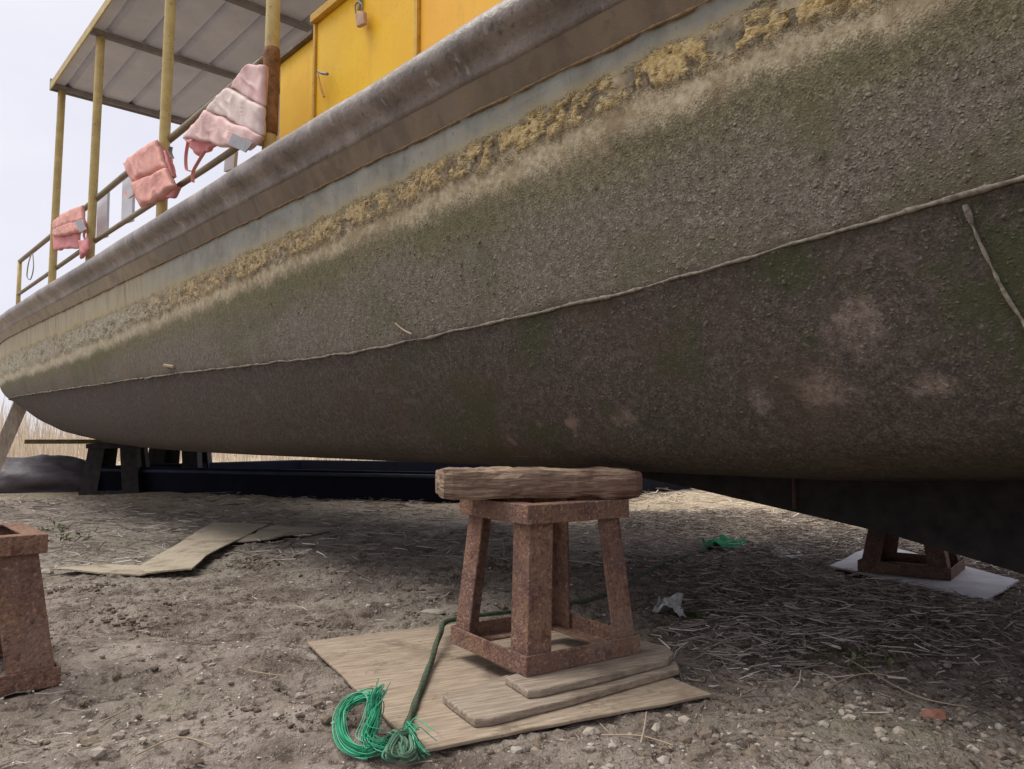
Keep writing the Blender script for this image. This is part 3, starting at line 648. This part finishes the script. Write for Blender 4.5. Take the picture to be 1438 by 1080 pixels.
pad('side_flap', P(1.66, (200, 292), (228, 275), (252, 262), (244, 276)), .05, M['deep'], v2, seed=11)
ribbon('strap', P(1.60, (176, 268), (180, 278), (190, 272)), .012, M['salmon'], v2)
ribbon('strap', P(1.60, (240, 206), (239, 214), (242, 222)), .025, M['strap'], v2)
v3 = empty('life_jacket', Pn(320, 215, 1.64)); tag(v3, 'large bleached pink life jacket draped by the peeling post, straps dangling', 'life jacket', GJ)
pad('collar_panel', P(1.64, (324, 122), (356, 90), (374, 92), (373, 152)), .05, M['pink'], v3, (), (), seed=12)
pad('body_panel', P(1.62, (292, 154), (322, 122), (373, 150), (371, 192)), .055, M['pink2'], v3, (), (), seed=13)
pad('lower_panel', P(1.61, (256, 193), (291, 155), (370, 190), (352, 214)), .055, M['pink'], v3, (), (), seed=14)
pad('side_flap', P(1.66, (258, 194), (312, 202), (298, 208), (280, 222)), .03, M['deep'], v3, seed=15)
pad('side_flap', P(1.67, (356, 92), (374, 96), (374, 118), (366, 104)), .06, M['deep'], v3, seed=16)
q = P(1.545, (327, 187), (354, 201), (344, 214), (320, 202)); MB().hexa(q, [p+NN*.006 for p in q]).build('reflective_patch', M['refl'], v3)
ribbon('strap', P(1.62, (264, 200), (261, 220), (262, 238), (268, 240)), .02, M['deep'], v3)
ribbon('strap', P(1.62, (288, 212), (278, 228), (271, 242), (271, 256)), .02, M['deep'], v3)
# ------------------------------------------------------------------ steel stands
def make_stand(a, ta, Ht, name='boat_stand', mat=None, lw=.088):
    mat = mat or M['rust']; r_ = empty(name, (0, 0, 0)); r_['category'] = 'boat stand'
    def ring(nm, side, prof):
        vs, fs = [], []; m = len(prof)
        for sx, sy in ((-1, -1), (1, -1), (1, 1), (-1, 1)):
            for o_, z in prof: h_ = side/2-o_; vs.append((sx*h_, sy*h_, z))
        for c in range(4):
            d = (c+1) % 4
            for k in range(m): k2 = (k+1) % m; fs.append([c*m+k, d*m+k, d*m+k2, c*m+k2])
        return bevel(obj(nm, vs, fs, mat, r_, local=True), .002, 1)
    hb, wd, t = .058, .06, .007
    ring('base_ring', a, [(0, 0), (0, hb), (t, hb), (t, t), (wd, t), (wd, 0)][::-1])
    ring('top_ring', ta, [(0, Ht-hb), (0, Ht), (wd, Ht), (wd, Ht-t), (t, Ht-t), (t, Ht-hb)][::-1])
    for sx, sy in ((-1, -1), (1, -1), (1, 1), (-1, 1)):
        L = [(0, 0), (lw, 0), (lw, .008), (.008, .008), (.008, lw), (0, lw)]
        lo = [(sx*(a/2-t-.001-p), sy*(a/2-t-.001-q_), t+.001) for p, q_ in L]
        hi = [(sx*(ta/2-t-.020-p), sy*(ta/2-t-.020-q_), Ht-t-.001) for p, q_ in L]
        fs = [list(range(6)), list(range(6, 12))[::-1]]+[[i, 6+i, 6+(i+1) % 6, (i+1) % 6] for i in range(6)]
        if sx*sy < 0: fs = [f[::-1] for f in fs]
        bevel(obj('leg', lo+hi, fs, mat, r_, local=True), .002, 1)
    return r_
def copy_tree(o, par=None):
    c = o.copy(); COL.objects.link(c)
    if par: c.parent = par
    for ch in list(o.children): copy_tree(ch, c)
    return c
GS = 'rusty pyramid stands under the boat'
bz = .058
fF, fL, fR = G(748, 948, bz), G(627, 905, bz), G(903, 915, bz)
cen = (fL+fR)/2; side = ((fF-fL).length+(fF-fR).length)/2; ang = math.atan2((fR-fF).y, (fR-fF).x)
ZT = .545
st0 = make_stand(side*1.03, side*.93, ZT-bz); st0.location = (cen.x, cen.y, bz); st0.rotation_euler.z = ang
tag(st0, 'rusty four-legged steel stand on two planks in the middle, timber block on top', None, GS)
st1 = make_stand(.53, .45, .455, lw=.125); st1.location = (LC.x, LC.y, -.006); st1.rotation_euler.z = math.atan2(-e1.y, -e1.x)
tag(st1, 'empty rusty steel stand cut by the left edge, nothing resting on it', None, GS)
q1, q2, q3 = G(1322, 829, .027), G(1205, 801, .027), G(1356, 800, .027)
st2 = make_stand(side*1.02, side*.62, .6, lw=.09); c2 = (q2+q3)/2; st2.location = (c2.x, c2.y, .0275); st2.rotation_euler.z = math.atan2((q3-q1).y, (q3-q1).x)
tag(st2, 'dark rusty steel stand behind the skeg on a white board', None, GS)
c3 = G(148, 694); st3 = make_stand(.72, .62, .655, lw=.20); st3.location = (c3.x, c3.y+.3, -.01); st3.rotation_euler.z = R(12)
tag(st3, 'steel stand under the bow, its shade put into a dark colour, beside the tarpaulin heap, mossy plank on top', None, GS)
st4 = copy_tree(st3); st4.location = tuple(W(4.1, 11.9, -.01)); st4.rotation_euler.z = R(5); st4.scale = (1.1, 1.1, 1.4)
tag(st4, 'farthest steel stand under the bow, seen above the navy barge', None, GS)
dkm = M['rustd']
for s_, mm in ((st2, dkm), (st3, M['skeg']), (st4, M['skeg'])):  # bow stands take the dark skeg steel: their shadow is put into the colour
    for ch in s_.children: ch.data = ch.data.copy(); ch.data.materials[0] = mm
# timber block on the middle stand
def rough_beam(name, a, b2, wd, hg, mat, n=26, amp=.008, seed=2, rnd=.0):
    a, b2 = Vector(a), Vector(b2); d = (b2-a); L = d.length; d.normalize(); s_ = d.cross(Vector((0, 0, 1))).normalized(); up = Vector((0, 0, 1))
    ring = []
    m = 6
    for k in range(m): ring.append((-1+2*k/m, -1))
    for k in range(m): ring.append((1, -1+2*k/m))
    for k in range(m): ring.append((1-2*k/m, 1))
    for k in range(m): ring.append((-1, 1-2*k/m))
    vs, fs = [], []; R_ = len(ring)
    for i in range(n+1):
        t = i/n; e_ = min(t, 1-t)*L; sh = 1-.09*max(0, 1-e_/.035)**2
        for x, y in ring:
            rr_ = 1-.10*(abs(x)*abs(y))**3
            p = a+d*(L*t)+s_*(x*wd/2*sh*rr_)+up*(y*hg/2*sh*rr_)
            w_ = fbm(np.array([p.x*6+seed, p.y*6, p.z*18]), 3, seed)*amp+fbm(np.array([p.x*20, p.y*20, p.z*40]), 2, seed+5)*amp*.5
            c = s_*x+up*y; c.normalize(); vs.append(p+c*float(w_))
    for i in range(n):
        for k in range(R_): fs.append([i*R_+k, i*R_+(k+1) % R_, (i+1)*R_+(k+1) % R_, (i+1)*R_+k])
    k = len(vs)
    for end, i in ((0, 0), (1, n)):
        base = i*R_; c = sum((vs[base+j] for j in range(R_)), Vector())/R_; vs.append(c+d*(-.006 if not end else .006))
        for j in range(R_): f = [base+j, base+(j+1) % R_, len(vs)-1]; fs.append(f if end else f[::-1])
    return obj(name, vs, fs, mat, smooth=False)
za = ZT+.05
bc = Vector(((fL.x+fR.x)/2-.006, cen.y-.04, 0)); bd = Vector((math.cos(R(14)), math.sin(R(14)), 0))
bl = bc-bd*.335; brr = bc+bd*.315; bl.z = ZT+.0575; brr.z = ZT+.046
blk = rough_beam('timber_block', bl, brr, .2, .098, M['block'], amp=.011)
tag(blk, 'weathered timber block wedged between the middle stand and the hull', 'timber block')
# plywood, planks
def sheet(name, q, z, th, mat, label, cat, group=None, ragged=.005, n=16):
    pts = []
    for i in range(4):
        a, b2 = q[i], q[(i+1) % 4]; d = (b2-a); nr = Vector((-d.y, d.x, 0)).normalized()
        for k in range(n):
            t = k/n; p = a.lerp(b2, t)
            p = p+nr*float(fbm(np.array([p.x*12, p.y*12, 1.0]), 3, 11))*ragged*(1 if 0 < k else .3)
            pts.append(p)
    mb = MB(); mb.prism(pts, z, z+th); o = mb.build(name, mat); tag(o, label, cat, group); bevel(o, .002, 1); return o
sheet('plywood_sheet', PLY, .002, .010, M['ply'], 'tan plywood sheet lying on the mud beneath the middle stand', 'plywood', 'sheets of board on the ground')
def board(name, px, z0, z1, label, mat, wav=.004):
    q = [G(x, y, z1) for x, y in px]; mb = MB(); mb.prism([(p.x, p.y) for p in q], z0, z1); o = mb.build(name, mat); bevel(o, .005, 2); tag(o, label, 'plank', 'planks under the middle stand'); return o
board('plank', [(621, 976), (633, 986), (666, 1010), (690, 1008), (800, 981), (900, 953), (954, 938), (951, 930), (930, 918), (880, 906), (740, 938)], .0125, .0345, 'lower of the two grey planks under the middle stand, its worn left end sticking out', M['plank'])
board('plank', [(709, 950), (741, 970), (760, 968), (850, 948), (938, 925), (946, 916), (937, 907), (905, 900), (880, 893), (800, 920)], .035, .0575, 'upper of the two grey planks directly beneath the feet of the middle stand', M['plank'])
# bent sheets on the left, partly under the boat
def bent(name, q, mat, label, lift, n=20):
    vs, fs = [], []; th = .008
    for s_ in (0, 1):
        for i in range(n+1):
            for j in range(n+1):
                s, t = i/n, j/n; p = q[0]*(1-s)*(1-t)+q[1]*s*(1-t)+q[2]*s*t+q[3]*(1-s)*t
                ed = .012*float(fbm(np.array([s*4, t*4, 2.0+lift*50]), 3, 6))
                p = p+Vector((ed if 0 < s < 1 else ed*2, ed, 0))
                vs.append(p+Vector((0, 0, .004+lift*(.5+.5*math.sin(t*4.2+s*1.0))*s+(th if s_ else 0))))
    m = (n+1)**2
    for i in range(n):
        for j in range(n):
            a = i*(n+1)+j; f = [a, a+n+1, a+n+2, a+1]; fs.append([m+k for k in f]); fs.append(f[::-1])
    rim = [i for i in range(n+1)]+[i*(n+1)+n for i in range(1, n+1)]+[n*(n+1)+j for j in range(n-1, -1, -1)]+[i*(n+1) for i in range(n-1, 0, -1)]
    for k in range(len(rim)): fs.append([rim[k], rim[(k+1) % len(rim)], m+rim[(k+1) % len(rim)], m+rim[k]])
    o = obj(name, vs, fs, mat, smooth=False); tag(o, label, 'plywood', 'sheets of board on the ground'); return o
bent('plywood_sheet', SH1, M['ply2'], 'larger grey warped plywood piece on the left, its dark edge lifted', .03)
bent('plywood_sheet', SH2, M['ply2'], 'smaller grey plywood piece touching the larger one, pointing under the boat', .02)
SH3 = [G(75, 801), G(190, 812), G(270, 800), G(150, 795)]
bent('plywood_sheet', SH3, M['ply2'], 'thin muddy board strip half sunk beside the empty left stand', .006)
sheet('board', SHW, .016, .011, M['white'], 'flat white board on the littered soil under the far right stand', 'board', 'sheets of board on the ground', .006)
# plank on the bow stand, leaning prop
pz = st3.location.z+.655+.029
p0, p1 = G(42, 614, pz-.0001) if False else at(42, 613, c3.y+.1), at(135, 621, c3.y+.2)
p0.z = p1.z = pz
o = MB().bar(p0, p1+(p1-p0)*.6, .28, .055).build('plank', M['green_plank']); bevel(o, .004); tag(o, 'mossy plank lying on the shade-darkened bow stand, sticking out to the left', 'plank')
pa_, pb_ = at(30, 566, 10.0), at(-28, 700, 9.6); pb_.z = -.02
o = MB().bar(pb_, pa_, .17, .05, NN, R(90)).build('prop_plank', M['pale']); bevel(o, .004); tag(o, 'pale plank propped slantwise against the bow at the left edge', 'plank')
# tarpaulin heap
tcn = G(20, 693)+Vector((-.55, .75, 0)); vs, fs = [], []; nu_, nv_ = 64, 26
for j in range(nv_+1):
    for i in range(nu_):
        a_ = 2*math.pi*i/nu_; e_ = (j/nv_)*math.pi/2
        rx, ry, rz = 1.55, .8, .47
        d = Vector((math.cos(a_)*math.cos(e_)**.75, math.sin(a_)*math.cos(e_)**.75, math.sin(e_)**.9))
        w_ = 1+.16*float(fbm(np.array([d.x*2.2, d.y*2.2, d.z*2.2+3]), 4, 3))+.03*math.sin(a_*9+d.z*5)*(1-j/nv_)
        vs.append(tcn+Vector((d.x*rx*w_, d.y*ry*w_, d.z*rz*w_-.02)))
for j in range(nv_):
    for i in range(nu_): fs.append([j*nu_+i, j*nu_+(i+1) % nu_, (j+1)*nu_+(i+1) % nu_, (j+1)*nu_+i])
o = obj('tarpaulin_heap', vs, fs, M['tarp'], smooth=True); tag(o, 'rumpled dark grey tarpaulin heap on the ground beside the bow', 'tarpaulin')
# navy barge beyond
A, B, C = G(118, 690), G(800, 711), G(985, 686); D = A+(C-B)
bg = empty('barge', (A+B+C+D)/4); tag(bg, 'low navy blue barge lying on the ground beyond the boat', 'boat')
def inset(q, k): c = sum(q, Vector())/len(q); return [c+(p-c)*k for p in q]
ql = [p+Vector((0, 0, -.01)) for p in inset([A, B, C, D], .965)]; qh = [p+Vector((0, 0, .34)) for p in [A, B, C, D]]
ih = [p+Vector((0, 0, .34)) for p in inset([A, B, C, D], .965)]; il = [p+Vector((0, 0, .07)) for p in inset([A, B, C, D], .95)]
mb = MB(); mb.add(ql+qh+ih+il, [[3, 2, 1, 0], [12, 13, 14, 15]]+[[i, (i+1) % 4, 4+(i+1) % 4, 4+i] for i in range(4)]+[[4+i, 4+(i+1) % 4, 8+(i+1) % 4, 8+i] for i in range(4)]+[[8+i, 8+(i+1) % 4, 12+(i+1) % 4, 12+i] for i in range(4)])
bevel(mb.build('hull', M['navy'], bg), .02, 2)
for a_, b2 in ((0, 1), (1, 2), (2, 3), (3, 0)):
    MB().tube([qh[a_]-Vector((0, 0, .05)), qh[b2]-Vector((0, 0, .05))], .022, 8).build('rub_strip', M['navyt'], bg)
# ------------------------------------------------------------------ rope
rp = empty('rope', G(565, 1035)); tag(rp, 'dirty rope ending in a frayed bright green loop on the plywood corner', 'rope')
def twisted(name, path, r, mat, turns=30, strands=3, seg=6):
    mb = MB(); n = len(path)
    for s_ in range(strands):
        pts = []
        for i, p in enumerate(path):
            t = (path[min(i+1, n-1)]-path[max(i-1, 0)]).normalized(); a_ = t.orthogonal().normalized(); a_ = (Vector((0, 0, 1)).cross(t)).normalized() if abs(t.z) < .95 else a_; b2 = t.cross(a_)
            ph = 2*math.pi*(turns*i/n+s_/strands); pts.append(p+(a_*math.cos(ph)+b2*math.sin(ph))*r*.55)
        mb.tube(pts, r*.62, seg)
    return mb.build(name, mat, rp, smooth=True)
line = spline([G(566, 1036, .03), G(575, 1010, .02), G(588, 975, .022), G(605, 930, .03), G(618, 890, .06), G(630, 872, .06), G(690, 862, .05), G(790, 850, .03), G(860, 832, .03), G(925, 795, .03), G(1000, 770, .02)], 22)
twisted('rope_line', line, .0095, M['rope'], 70)
def strands(name, path, n, spread, r, mat, seed=1, flare=1.0):
    rg = np.random.default_rng(seed); mb = MB(); L = len(path)
    for k in range(n):
        o1 = rg.normal(0, 1, 3)*spread; o2 = rg.normal(0, 1, 3)*spread*flare; ph = rg.uniform(0, 6.28); pts = []
        st_, en = int(rg.uniform(0, .12)*L), int(rg.uniform(.86, 1)*L)
        for i in range(st_, en, 2):
            t = i/L; w_ = o1*(1-t)+o2*t; w_ = w_+spread*.5*np.array([math.sin(ph+t*9), math.cos(ph*1.7+t*7), math.sin(ph*.6+t*8)])
            p = path[i]+Vector(w_); p.z = max(p.z, .014); pts.append(p)
        if len(pts) > 2: mb.tube(pts, r, 4)
    return mb.build(name, mat, rp)
loop = spline([G(548, 1040, .03), G(510, 1058, .02), G(482, 1040, .025), G(476, 1008, .04), G(490, 985, .06), G(512, 977, .075), G(528, 985, .07), G(524, 1012, .05), G(515, 1040, .04), G(545, 1048, .03)], 14)
strands('frayed_loop', loop, 56, .0078, .0013, M['green'], 3, 1.5)
strands('frayed_end', spline([G(520, 1005, .05), G(526, 985, .08), G(536, 965, .11)], 16), 40, .006, .0014, M['green'], 5, 2.0)
strands('frayed_end', spline([G(560, 1040, .03), G(572, 1030, .04), G(590, 1055, .02)], 16), 36, .010, .0013, M['green'], 6, 2.4)
kn = spline([G(540, 1045, .03), G(552, 1032, .05), G(566, 1042, .045), G(560, 1060, .03), G(545, 1056, .045), G(556, 1036, .055), G(575, 1034, .04), G(580, 1056, .03), G(566, 1062, .03), G(560, 1040, .05)], 14)
strands('knot', kn, 30, .005, .0024, M['knot'], 9)
# ------------------------------------------------------------------ stones and scraps
def rock(seed, sx, sy, sz, n=2):
    import bmesh
    bm = bmesh.new(); bmesh.ops.create_icosphere(bm, subdivisions=n, radius=1)
    for v in bm.verts:
        k = 1+.28*float(fbm(np.array(v.co)*1.3+seed*7.1, 3, seed)); v.co = Vector((v.co.x*sx*k, v.co.y*sy*k, v.co.z*sz*k))
    vs = [v.co.copy() for v in bm.verts]; fs = [[v.index for v in f.verts] for f in bm.faces]; bm.free(); return vs, fs
def zat(x, y): return float(gh(np.array([x]), np.array([y]))[0])
def put_rock(name, px, py, r, mat, label, cat, seed, flat=.6, group=None):
    p = G(px, py); vs, fs = rock(seed, r, r*.75, r*flat); z = zat(p.x, p.y)+r*flat*.3
    o = obj(name, [v+Vector((p.x, p.y, z)) for v in vs], fs, mat); tag(o, label, cat, group); return o
put_rock('stone', 68, 797, .035, M['stone'], 'rounded pale stone beside the empty left stand', 'stone', 1)
put_rock('brick_fragment', 1312, 1014, .032, M['brick'], 'broken red brick fragment among the gravel at the lower right', 'brick', 2)
put_rock('stone', 830, 1024, .022, M['stone'], 'pale stone just in front of the plywood sheet', 'stone', 3)
put_rock('stone', 128, 1040, .028, M['darkst'], 'flat brown stone in the foreground mud at the lower left', 'stone', 4, .35)
put_rock('stone', 606, 862, .05, M['stone'], 'flat pale stone on the dark soil left of the middle stand', 'stone', 5, .3)
pr = rock(9, .012, .009, .007, 1)
first = None; GP = 'loose stones on the bare mud'
rs = random.Random(4)
mesh = None
for k in range(95):
    if k < 70: x, y = rs.uniform(900, 1436), rs.uniform(930, 1078)
    else: x, y = rs.uniform(5, 470), rs.uniform(850, 1078)
    p = G(x, y)
    if any(inq(np.array([p.x]), np.array([p.y]), q_, .05)[0] > .3 for q_, _ in flats): continue
    if first is None:
        first = obj('loose_stone', [Vector(v) for v in pr[0]], pr[1], M['darkst'], local=True)
        o = first
    else:
        o = first.copy()
        if k % 3 == 0:
            if mesh is None: mesh = first.data.copy(); mesh.materials[0] = M['stone']
            o.data = mesh
        COL.objects.link(o)
    o.location = (p.x, p.y, zat(p.x, p.y)+.003); o.rotation_euler = (rs.uniform(-.3, .3), rs.uniform(-.3, .3), rs.uniform(0, 6)); sc = rs.uniform(.7, 2.0); o.scale = (sc, sc*rs.uniform(.7, 1.3), sc)
    tag(o, 'small rough stone lying loose on the bare mud', 'stone', GP)
def scrap(name, px, z, mat, label, cat, bumps=.03, seed=1):
    q = [G(x, y) for x, y in px]; vs, fs = [], []; n = 10
    for s_ in (0, 1):
        for i in range(n+1):
            for j in range(n+1):
                s, t = i/n, j/n; p = q[0]*(1-s)*(1-t)+q[1]*s*(1-t)+q[2]*s*t+q[3]*(1-s)*t
                w_ = fbm(np.array([p.x*16, p.y*16, seed*2.0]), 3, seed)
                vs.append(Vector((p.x+w_*.02, p.y, zat(p.x, p.y)+z+abs(float(w_))*bumps+s_*.003)))
    m = (n+1)**2
    for i in range(n):
        for j in range(n):
            a = i*(n+1)+j; f = [a, a+n+1, a+n+2, a+1]; fs.append([m+k for k in f]); fs.append(f[::-1])
    rim = [i for i in range(n+1)]+[i*(n+1)+n for i in range(1, n+1)]+[n*(n+1)+j for j in range(n-1, -1, -1)]+[i*(n+1) for i in range(n-1, 0, -1)]
    for k in range(len(rim)): fs.append([rim[k], rim[(k+1) % len(rim)], m+rim[(k+1) % len(rim)], m+rim[k]])
    tag(obj(name, vs, fs, mat), label, cat)
scrap('plastic_scrap', [(918, 866), (962, 872), (952, 842), (922, 846)], .01, M['plastic'], 'crumpled white plastic scrap on the soil right of the middle stand', 'plastic scrap', .06, 2)
scrap('cloth_scrap', [(985, 778), (1040, 776), (1048, 762), (995, 762)], .01, M['gcloth'], 'green cloth scrap on the dark litter between the stands', 'cloth', .06, 3)
scrap('paper_scrap', [(1085, 790), (1130, 792), (1128, 780), (1090, 778)], .005, M['plastic'], 'small pale paper scrap on the litter behind the green cloth', 'paper', .02, 4)
# twigs stuck to the hull
def stick(name, pts, r, label):
    MB().tube(spline(pts, 4), r, 6).build(name, M['twig'])
def hp(x, y, out=.008):
    j, c = int(np.argmin(abs(vv-4))), 0; n_ = 1.79
    for _ in range(6):
        u_, z_ = uz(x, y, n_); c = int(np.argmin(abs(PT[j, 1]-u_))); j = int(np.argmin(abs(PT[:, 2, c]-z_)+(vv < 2.5)*9)); n_ = PT[j, 0, c]-out
    return Pn(x, y, n_)
for pts, r_, lb in (([hp(555, 454), hp(566, 463), hp(578, 469, .03)], .004, 'pale bent twig stuck to the hull just above the weld line'), ([hp(231, 513), hp(244, 515)], .011, 'short pale wood chip stuck to the hull near the bow')):
    o = MB().tube(spline(pts, 4), r_, 6).build('twig', M['twig']); tag(o, lb, 'twig')
# ------------------------------------------------------------------ ground litter
def on_flat(x, y):
    m = np.zeros(len(x))
    for q, pad_ in flats: m = np.maximum(m, inq(x, y, q, .02))
    return m
def pebble_field(name, n, sampler, smin, smax, mat, label, sub=1):
    import bmesh
    bm = bmesh.new(); bmesh.ops.create_icosphere(bm, subdivisions=sub, radius=1)
    bv = np.array([v.co[:] for v in bm.verts]); bf = np.array([[v.index for v in f.verts] for f in bm.faces]); bm.free()
    x, y = sampler(n); keep = on_flat(x, y) < .3; x, y = x[keep], y[keep]; n = len(x)
    s = smin*(smax/smin)**(rng.random(n)**2.2); z = gh(x, y)
    a = rng.random(n)*6.28; ca, sa = np.cos(a), np.sin(a)
    v = bv[None]*(s[:, None, None]*np.stack([rng.uniform(.7, 1.4, n), rng.uniform(.6, 1.1, n), rng.uniform(.45, .8, n)], -1)[:, None, :])
    v = v*(1+.35*(rng.random((n, len(bv), 1))-.5))
    vx = v[..., 0]*ca[:, None]-v[..., 1]*sa[:, None]; vy = v[..., 0]*sa[:, None]+v[..., 1]*ca[:, None]
    V = np.stack([vx+x[:, None], vy+y[:, None], v[..., 2]+(z+s*.1)[:, None]], -1).reshape(-1, 3)
    Fc = (bf[None]+(np.arange(n)*len(bv))[:, None, None]).reshape(-1, 3)
    tag(obj(name, V, Fc, mat, local=True), label, 'gravel', kind='stuff')
def samp_gravel(n):
    x = rng.uniform(-2.4, 2.6, n*4); y = rng.uniform(1.6, 4.2, n*4)
    d = .25+.75*sst(vnoise(xy3(x, y, 2.0), 21), -.1, .5)
    d = d*np.where((x > .35) & (y < 2.6), 1.0, np.where(x < .1, .16, .4))*np.where(y > 3, .4, 1)
    k = rng.random(n*4) < d; return x[k][:n], y[k][:n]
pebble_field('gravel', 15000, samp_gravel, .0025, .017, M['gravel'], 'fine mixed gravel scattered over the brown mud')
def samp_clod(n):
    x = rng.uniform(-2.4, 1.6, n*4); y = rng.uniform(1.6, 5.0, n*4)
    d = sst(vnoise(xy3(x, y*1.8, 2.6), 77), -.05, .4)*sst(vnoise(xy3(x, y, 7), 78), -.2, .4)
    k = rng.random(n*4) < d; return x[k][:n], y[k][:n]
pebble_field('mud_clods', 9000, samp_clod, .003, .016, M['clod'], 'crumbled dark mud clods strewn over the trodden soil')
def samp_chip(n):
    return rng.uniform(-2.4, 2.8, n), rng.uniform(1.6, 5.0, n)
pebble_field('stone_chips', 7000, samp_chip, .0015, .007, M['chip'], 'tiny pale stone chips sprinkled over the whole yard')
def straw_field(name, n, sampler, lmin, lmax, r, mat, label, lift=.03, cat='straw'):
    x, y = sampler(n); keep = on_flat(x, y) < .25; x, y = x[keep], y[keep]; n = len(x)
    L = rng.uniform(lmin, lmax, n)*rng.uniform(.5, 1, n); a = rng.random(n)*6.28; el = rng.normal(0, .14, n); z = gh(x, y)+rng.random(n)**2*lift+.002
    d = np.stack([np.cos(a)*np.cos(el), np.sin(a)*np.cos(el), np.sin(el)], -1); sd_ = np.stack([-np.sin(a), np.cos(a), np.zeros(n)], -1); up = np.cross(d, sd_)
    c = np.stack([x, y, z], -1); rr_ = r*rng.uniform(.5, 1.4, n); bend = rng.normal(0, .12, n)*L
    V = []
    for k, (t, w_) in enumerate(((-.5, 1), (0, 1), (.5, .5))):
        p = c+d*(L*t)[:, None]+sd_*(bend*(1-4*t*t))[:, None]
        for q in range(3):
            th = 2*math.pi*q/3; V.append(p+(sd_*math.cos(th)-up*math.sin(th))*(rr_*w_)[:, None])
    V = np.stack(V, 1).reshape(-1, 3); f = []
    for k in range(2):
        for q in range(3): f.append([k*3+q, k*3+(q+1) % 3, k*3+3+(q+1) % 3, k*3+3+q])
    Fc = (np.array(f)[None]+(np.arange(n)*9)[:, None, None]).reshape(-1, 4)
    return tag(obj(name, V, Fc, mat, local=True), label, cat, kind='stuff')
def samp_right(n):
    x = rng.uniform(.5, 4.2, n*4); y = rng.uniform(2.1, 7.5, n*4)
    d = sst(x+.35*vnoise(xy3(x, y, 1.5), 4), .55, 1.2)*sst(y, 2.1, 2.9)*(.25+.75*sst(vnoise(xy3(x, y, 1.7), 31), -.5, .3))
    k = rng.random(n*4) < d; return x[k][:n], y[k][:n]
def samp_all(n):
    x = rng.uniform(-3, 3.2, n); y = rng.uniform(1.6, 5.5, n); return x, y
def samp_bow(n):
    x = rng.uniform(-6, 1, n); y = rng.uniform(4.5, 9.5, n); return x, y
straw_field('straw_litter', 42000, samp_right, .012, .17, .0021, M['straw'], 'tangled dry straw and reed stalks covering the soil on the right', .06)
straw_field('straw_scatter', 1500, samp_all, .02, .12, .0016, M['straw'], 'thin scattered straw and twig bits over the mud', .01)
straw_field('dry_grass_litter', 3500, samp_bow, .06, .28, .003, M['straw'], 'flattened dry grass on the ground near the bow', .04)
def samp_far(n):
    return rng.uniform(1.2, 9, n), rng.uniform(6.5, 16, n)
straw_field('dry_reed_litter', 5000, samp_far, .1, .4, .005, M['reed'], 'pale dry stalks on the open ground beyond the boat', .05)
# larger twigs, one by one
tw = [((845, 1040), (900, 1048), (945, 1060)), ((900, 1060), (905, 1040), (908, 1022)), ((1075, 905), (1120, 880), (1155, 868)), ((1300, 905), (1302, 880), (1298, 868)), ((1180, 925), (1280, 985), (1360, 1000)),
      ((350, 948), (375, 950), (402, 952)), ((140, 1005), (165, 990), (180, 985)), ((705, 790), (708, 775), (704, 760)), ((985, 895), (1040, 905), (1075, 908)), ((1150, 975), (1210, 960), (1260, 962)), ((190, 1062), (250, 1040), (300, 1052))]
for k, t3 in enumerate(tw):
    pts = [G(x, y) for x, y in t3]; pts = [Vector((p.x, p.y, zat(p.x, p.y)+.012+.01*i*(k % 2))) for i, p in enumerate(pts)]
    o = MB().tube(spline(pts, 5), [.0024-.0001*i for i in range(11)], 6).build('twig', M['twig'])
    tag(o, 'thin pale dry twig lying loose on the ground', 'twig', 'loose twigs on the ground')
# weeds
def leaves(name, spots, per, lmin, lmax, mat, label):
    V, Fc = [], []
    for cx_, cy_, r_ in spots:
        for _ in range(per):
            a = rng.random()*6.28; rr_ = r_*rng.random()**.6; x, y = cx_+rr_*math.cos(a), cy_+rr_*math.sin(a); z = zat(x, y)
            b2 = rng.random()*6.28; L = rng.uniform(lmin, lmax); wd = L*.16; el = rng.uniform(.3, 1.3)
            d = Vector((math.cos(b2)*math.cos(el), math.sin(b2)*math.cos(el), math.sin(el))); s_ = Vector((-math.sin(b2), math.cos(b2), 0))*wd
            p = Vector((x, y, z)); k = len(V); m_ = p+d*L*.55; t_ = p+d*L-Vector((0, 0, L*.25))
            V += [p, m_+s_, t_, m_-s_]; Fc.append([k, k+1, k+2, k+3])
    tag(obj(name, V, Fc, mat, local=True), label, 'weeds', kind='stuff')
sp = []
for x, y, r_ in ((1010, 830, .16), (1060, 872, .2), (1120, 905, .15), (985, 862, .1), (1200, 930, .15), (1340, 880, .2), (1260, 905, .1)):
    p = G(x, y); sp.append((p.x, p.y, r_))
leaves('low_weeds', sp, 90, .015, .05, M['weed'], 'sparse low green weeds growing between the straw on the right')
sp = []
for x, y, r_ in ((90, 760, .2), (455, 690, .6), (60, 745, .2)):
    p = G(x, y); sp.append((p.x, p.y, r_))
leaves('thin_grass', sp, 34, .03, .09, M['weed'], 'thin green grass tufts in the mud on the left')
# reeds on the far left
n = 9000
V, Fc = [], []
x = rng.uniform(-42, 6, n); y = rng.uniform(20, 34, n); hh_ = rng.uniform(1.0, 2.6, n)*(.8+.3*vnoise(xy3(x, y, .4), 3))
a = rng.random(n)*3.14; ln = rng.normal(0, .12, (n, 2))
wv = np.stack([np.cos(a), np.sin(a), np.zeros(n)], -1)*.016
base = np.stack([x, y, np.zeros(n)-.05], -1); tp = base+np.stack([ln[:, 0]*hh_, ln[:, 1]*hh_, hh_], -1); md = (base+tp)/2
V = np.stack([base-wv, base+wv, md+wv*.8, tp, md-wv*.8], 1).reshape(-1, 3)
Fc = (np.arange(5)[None]+(np.arange(n)*5)[:, None])
tag(obj('reed_bed', V, Fc, M['reed'], local=True), 'pale dry reed bed, lightened for haze, along the far edge of the yard', 'reeds', kind='stuff')
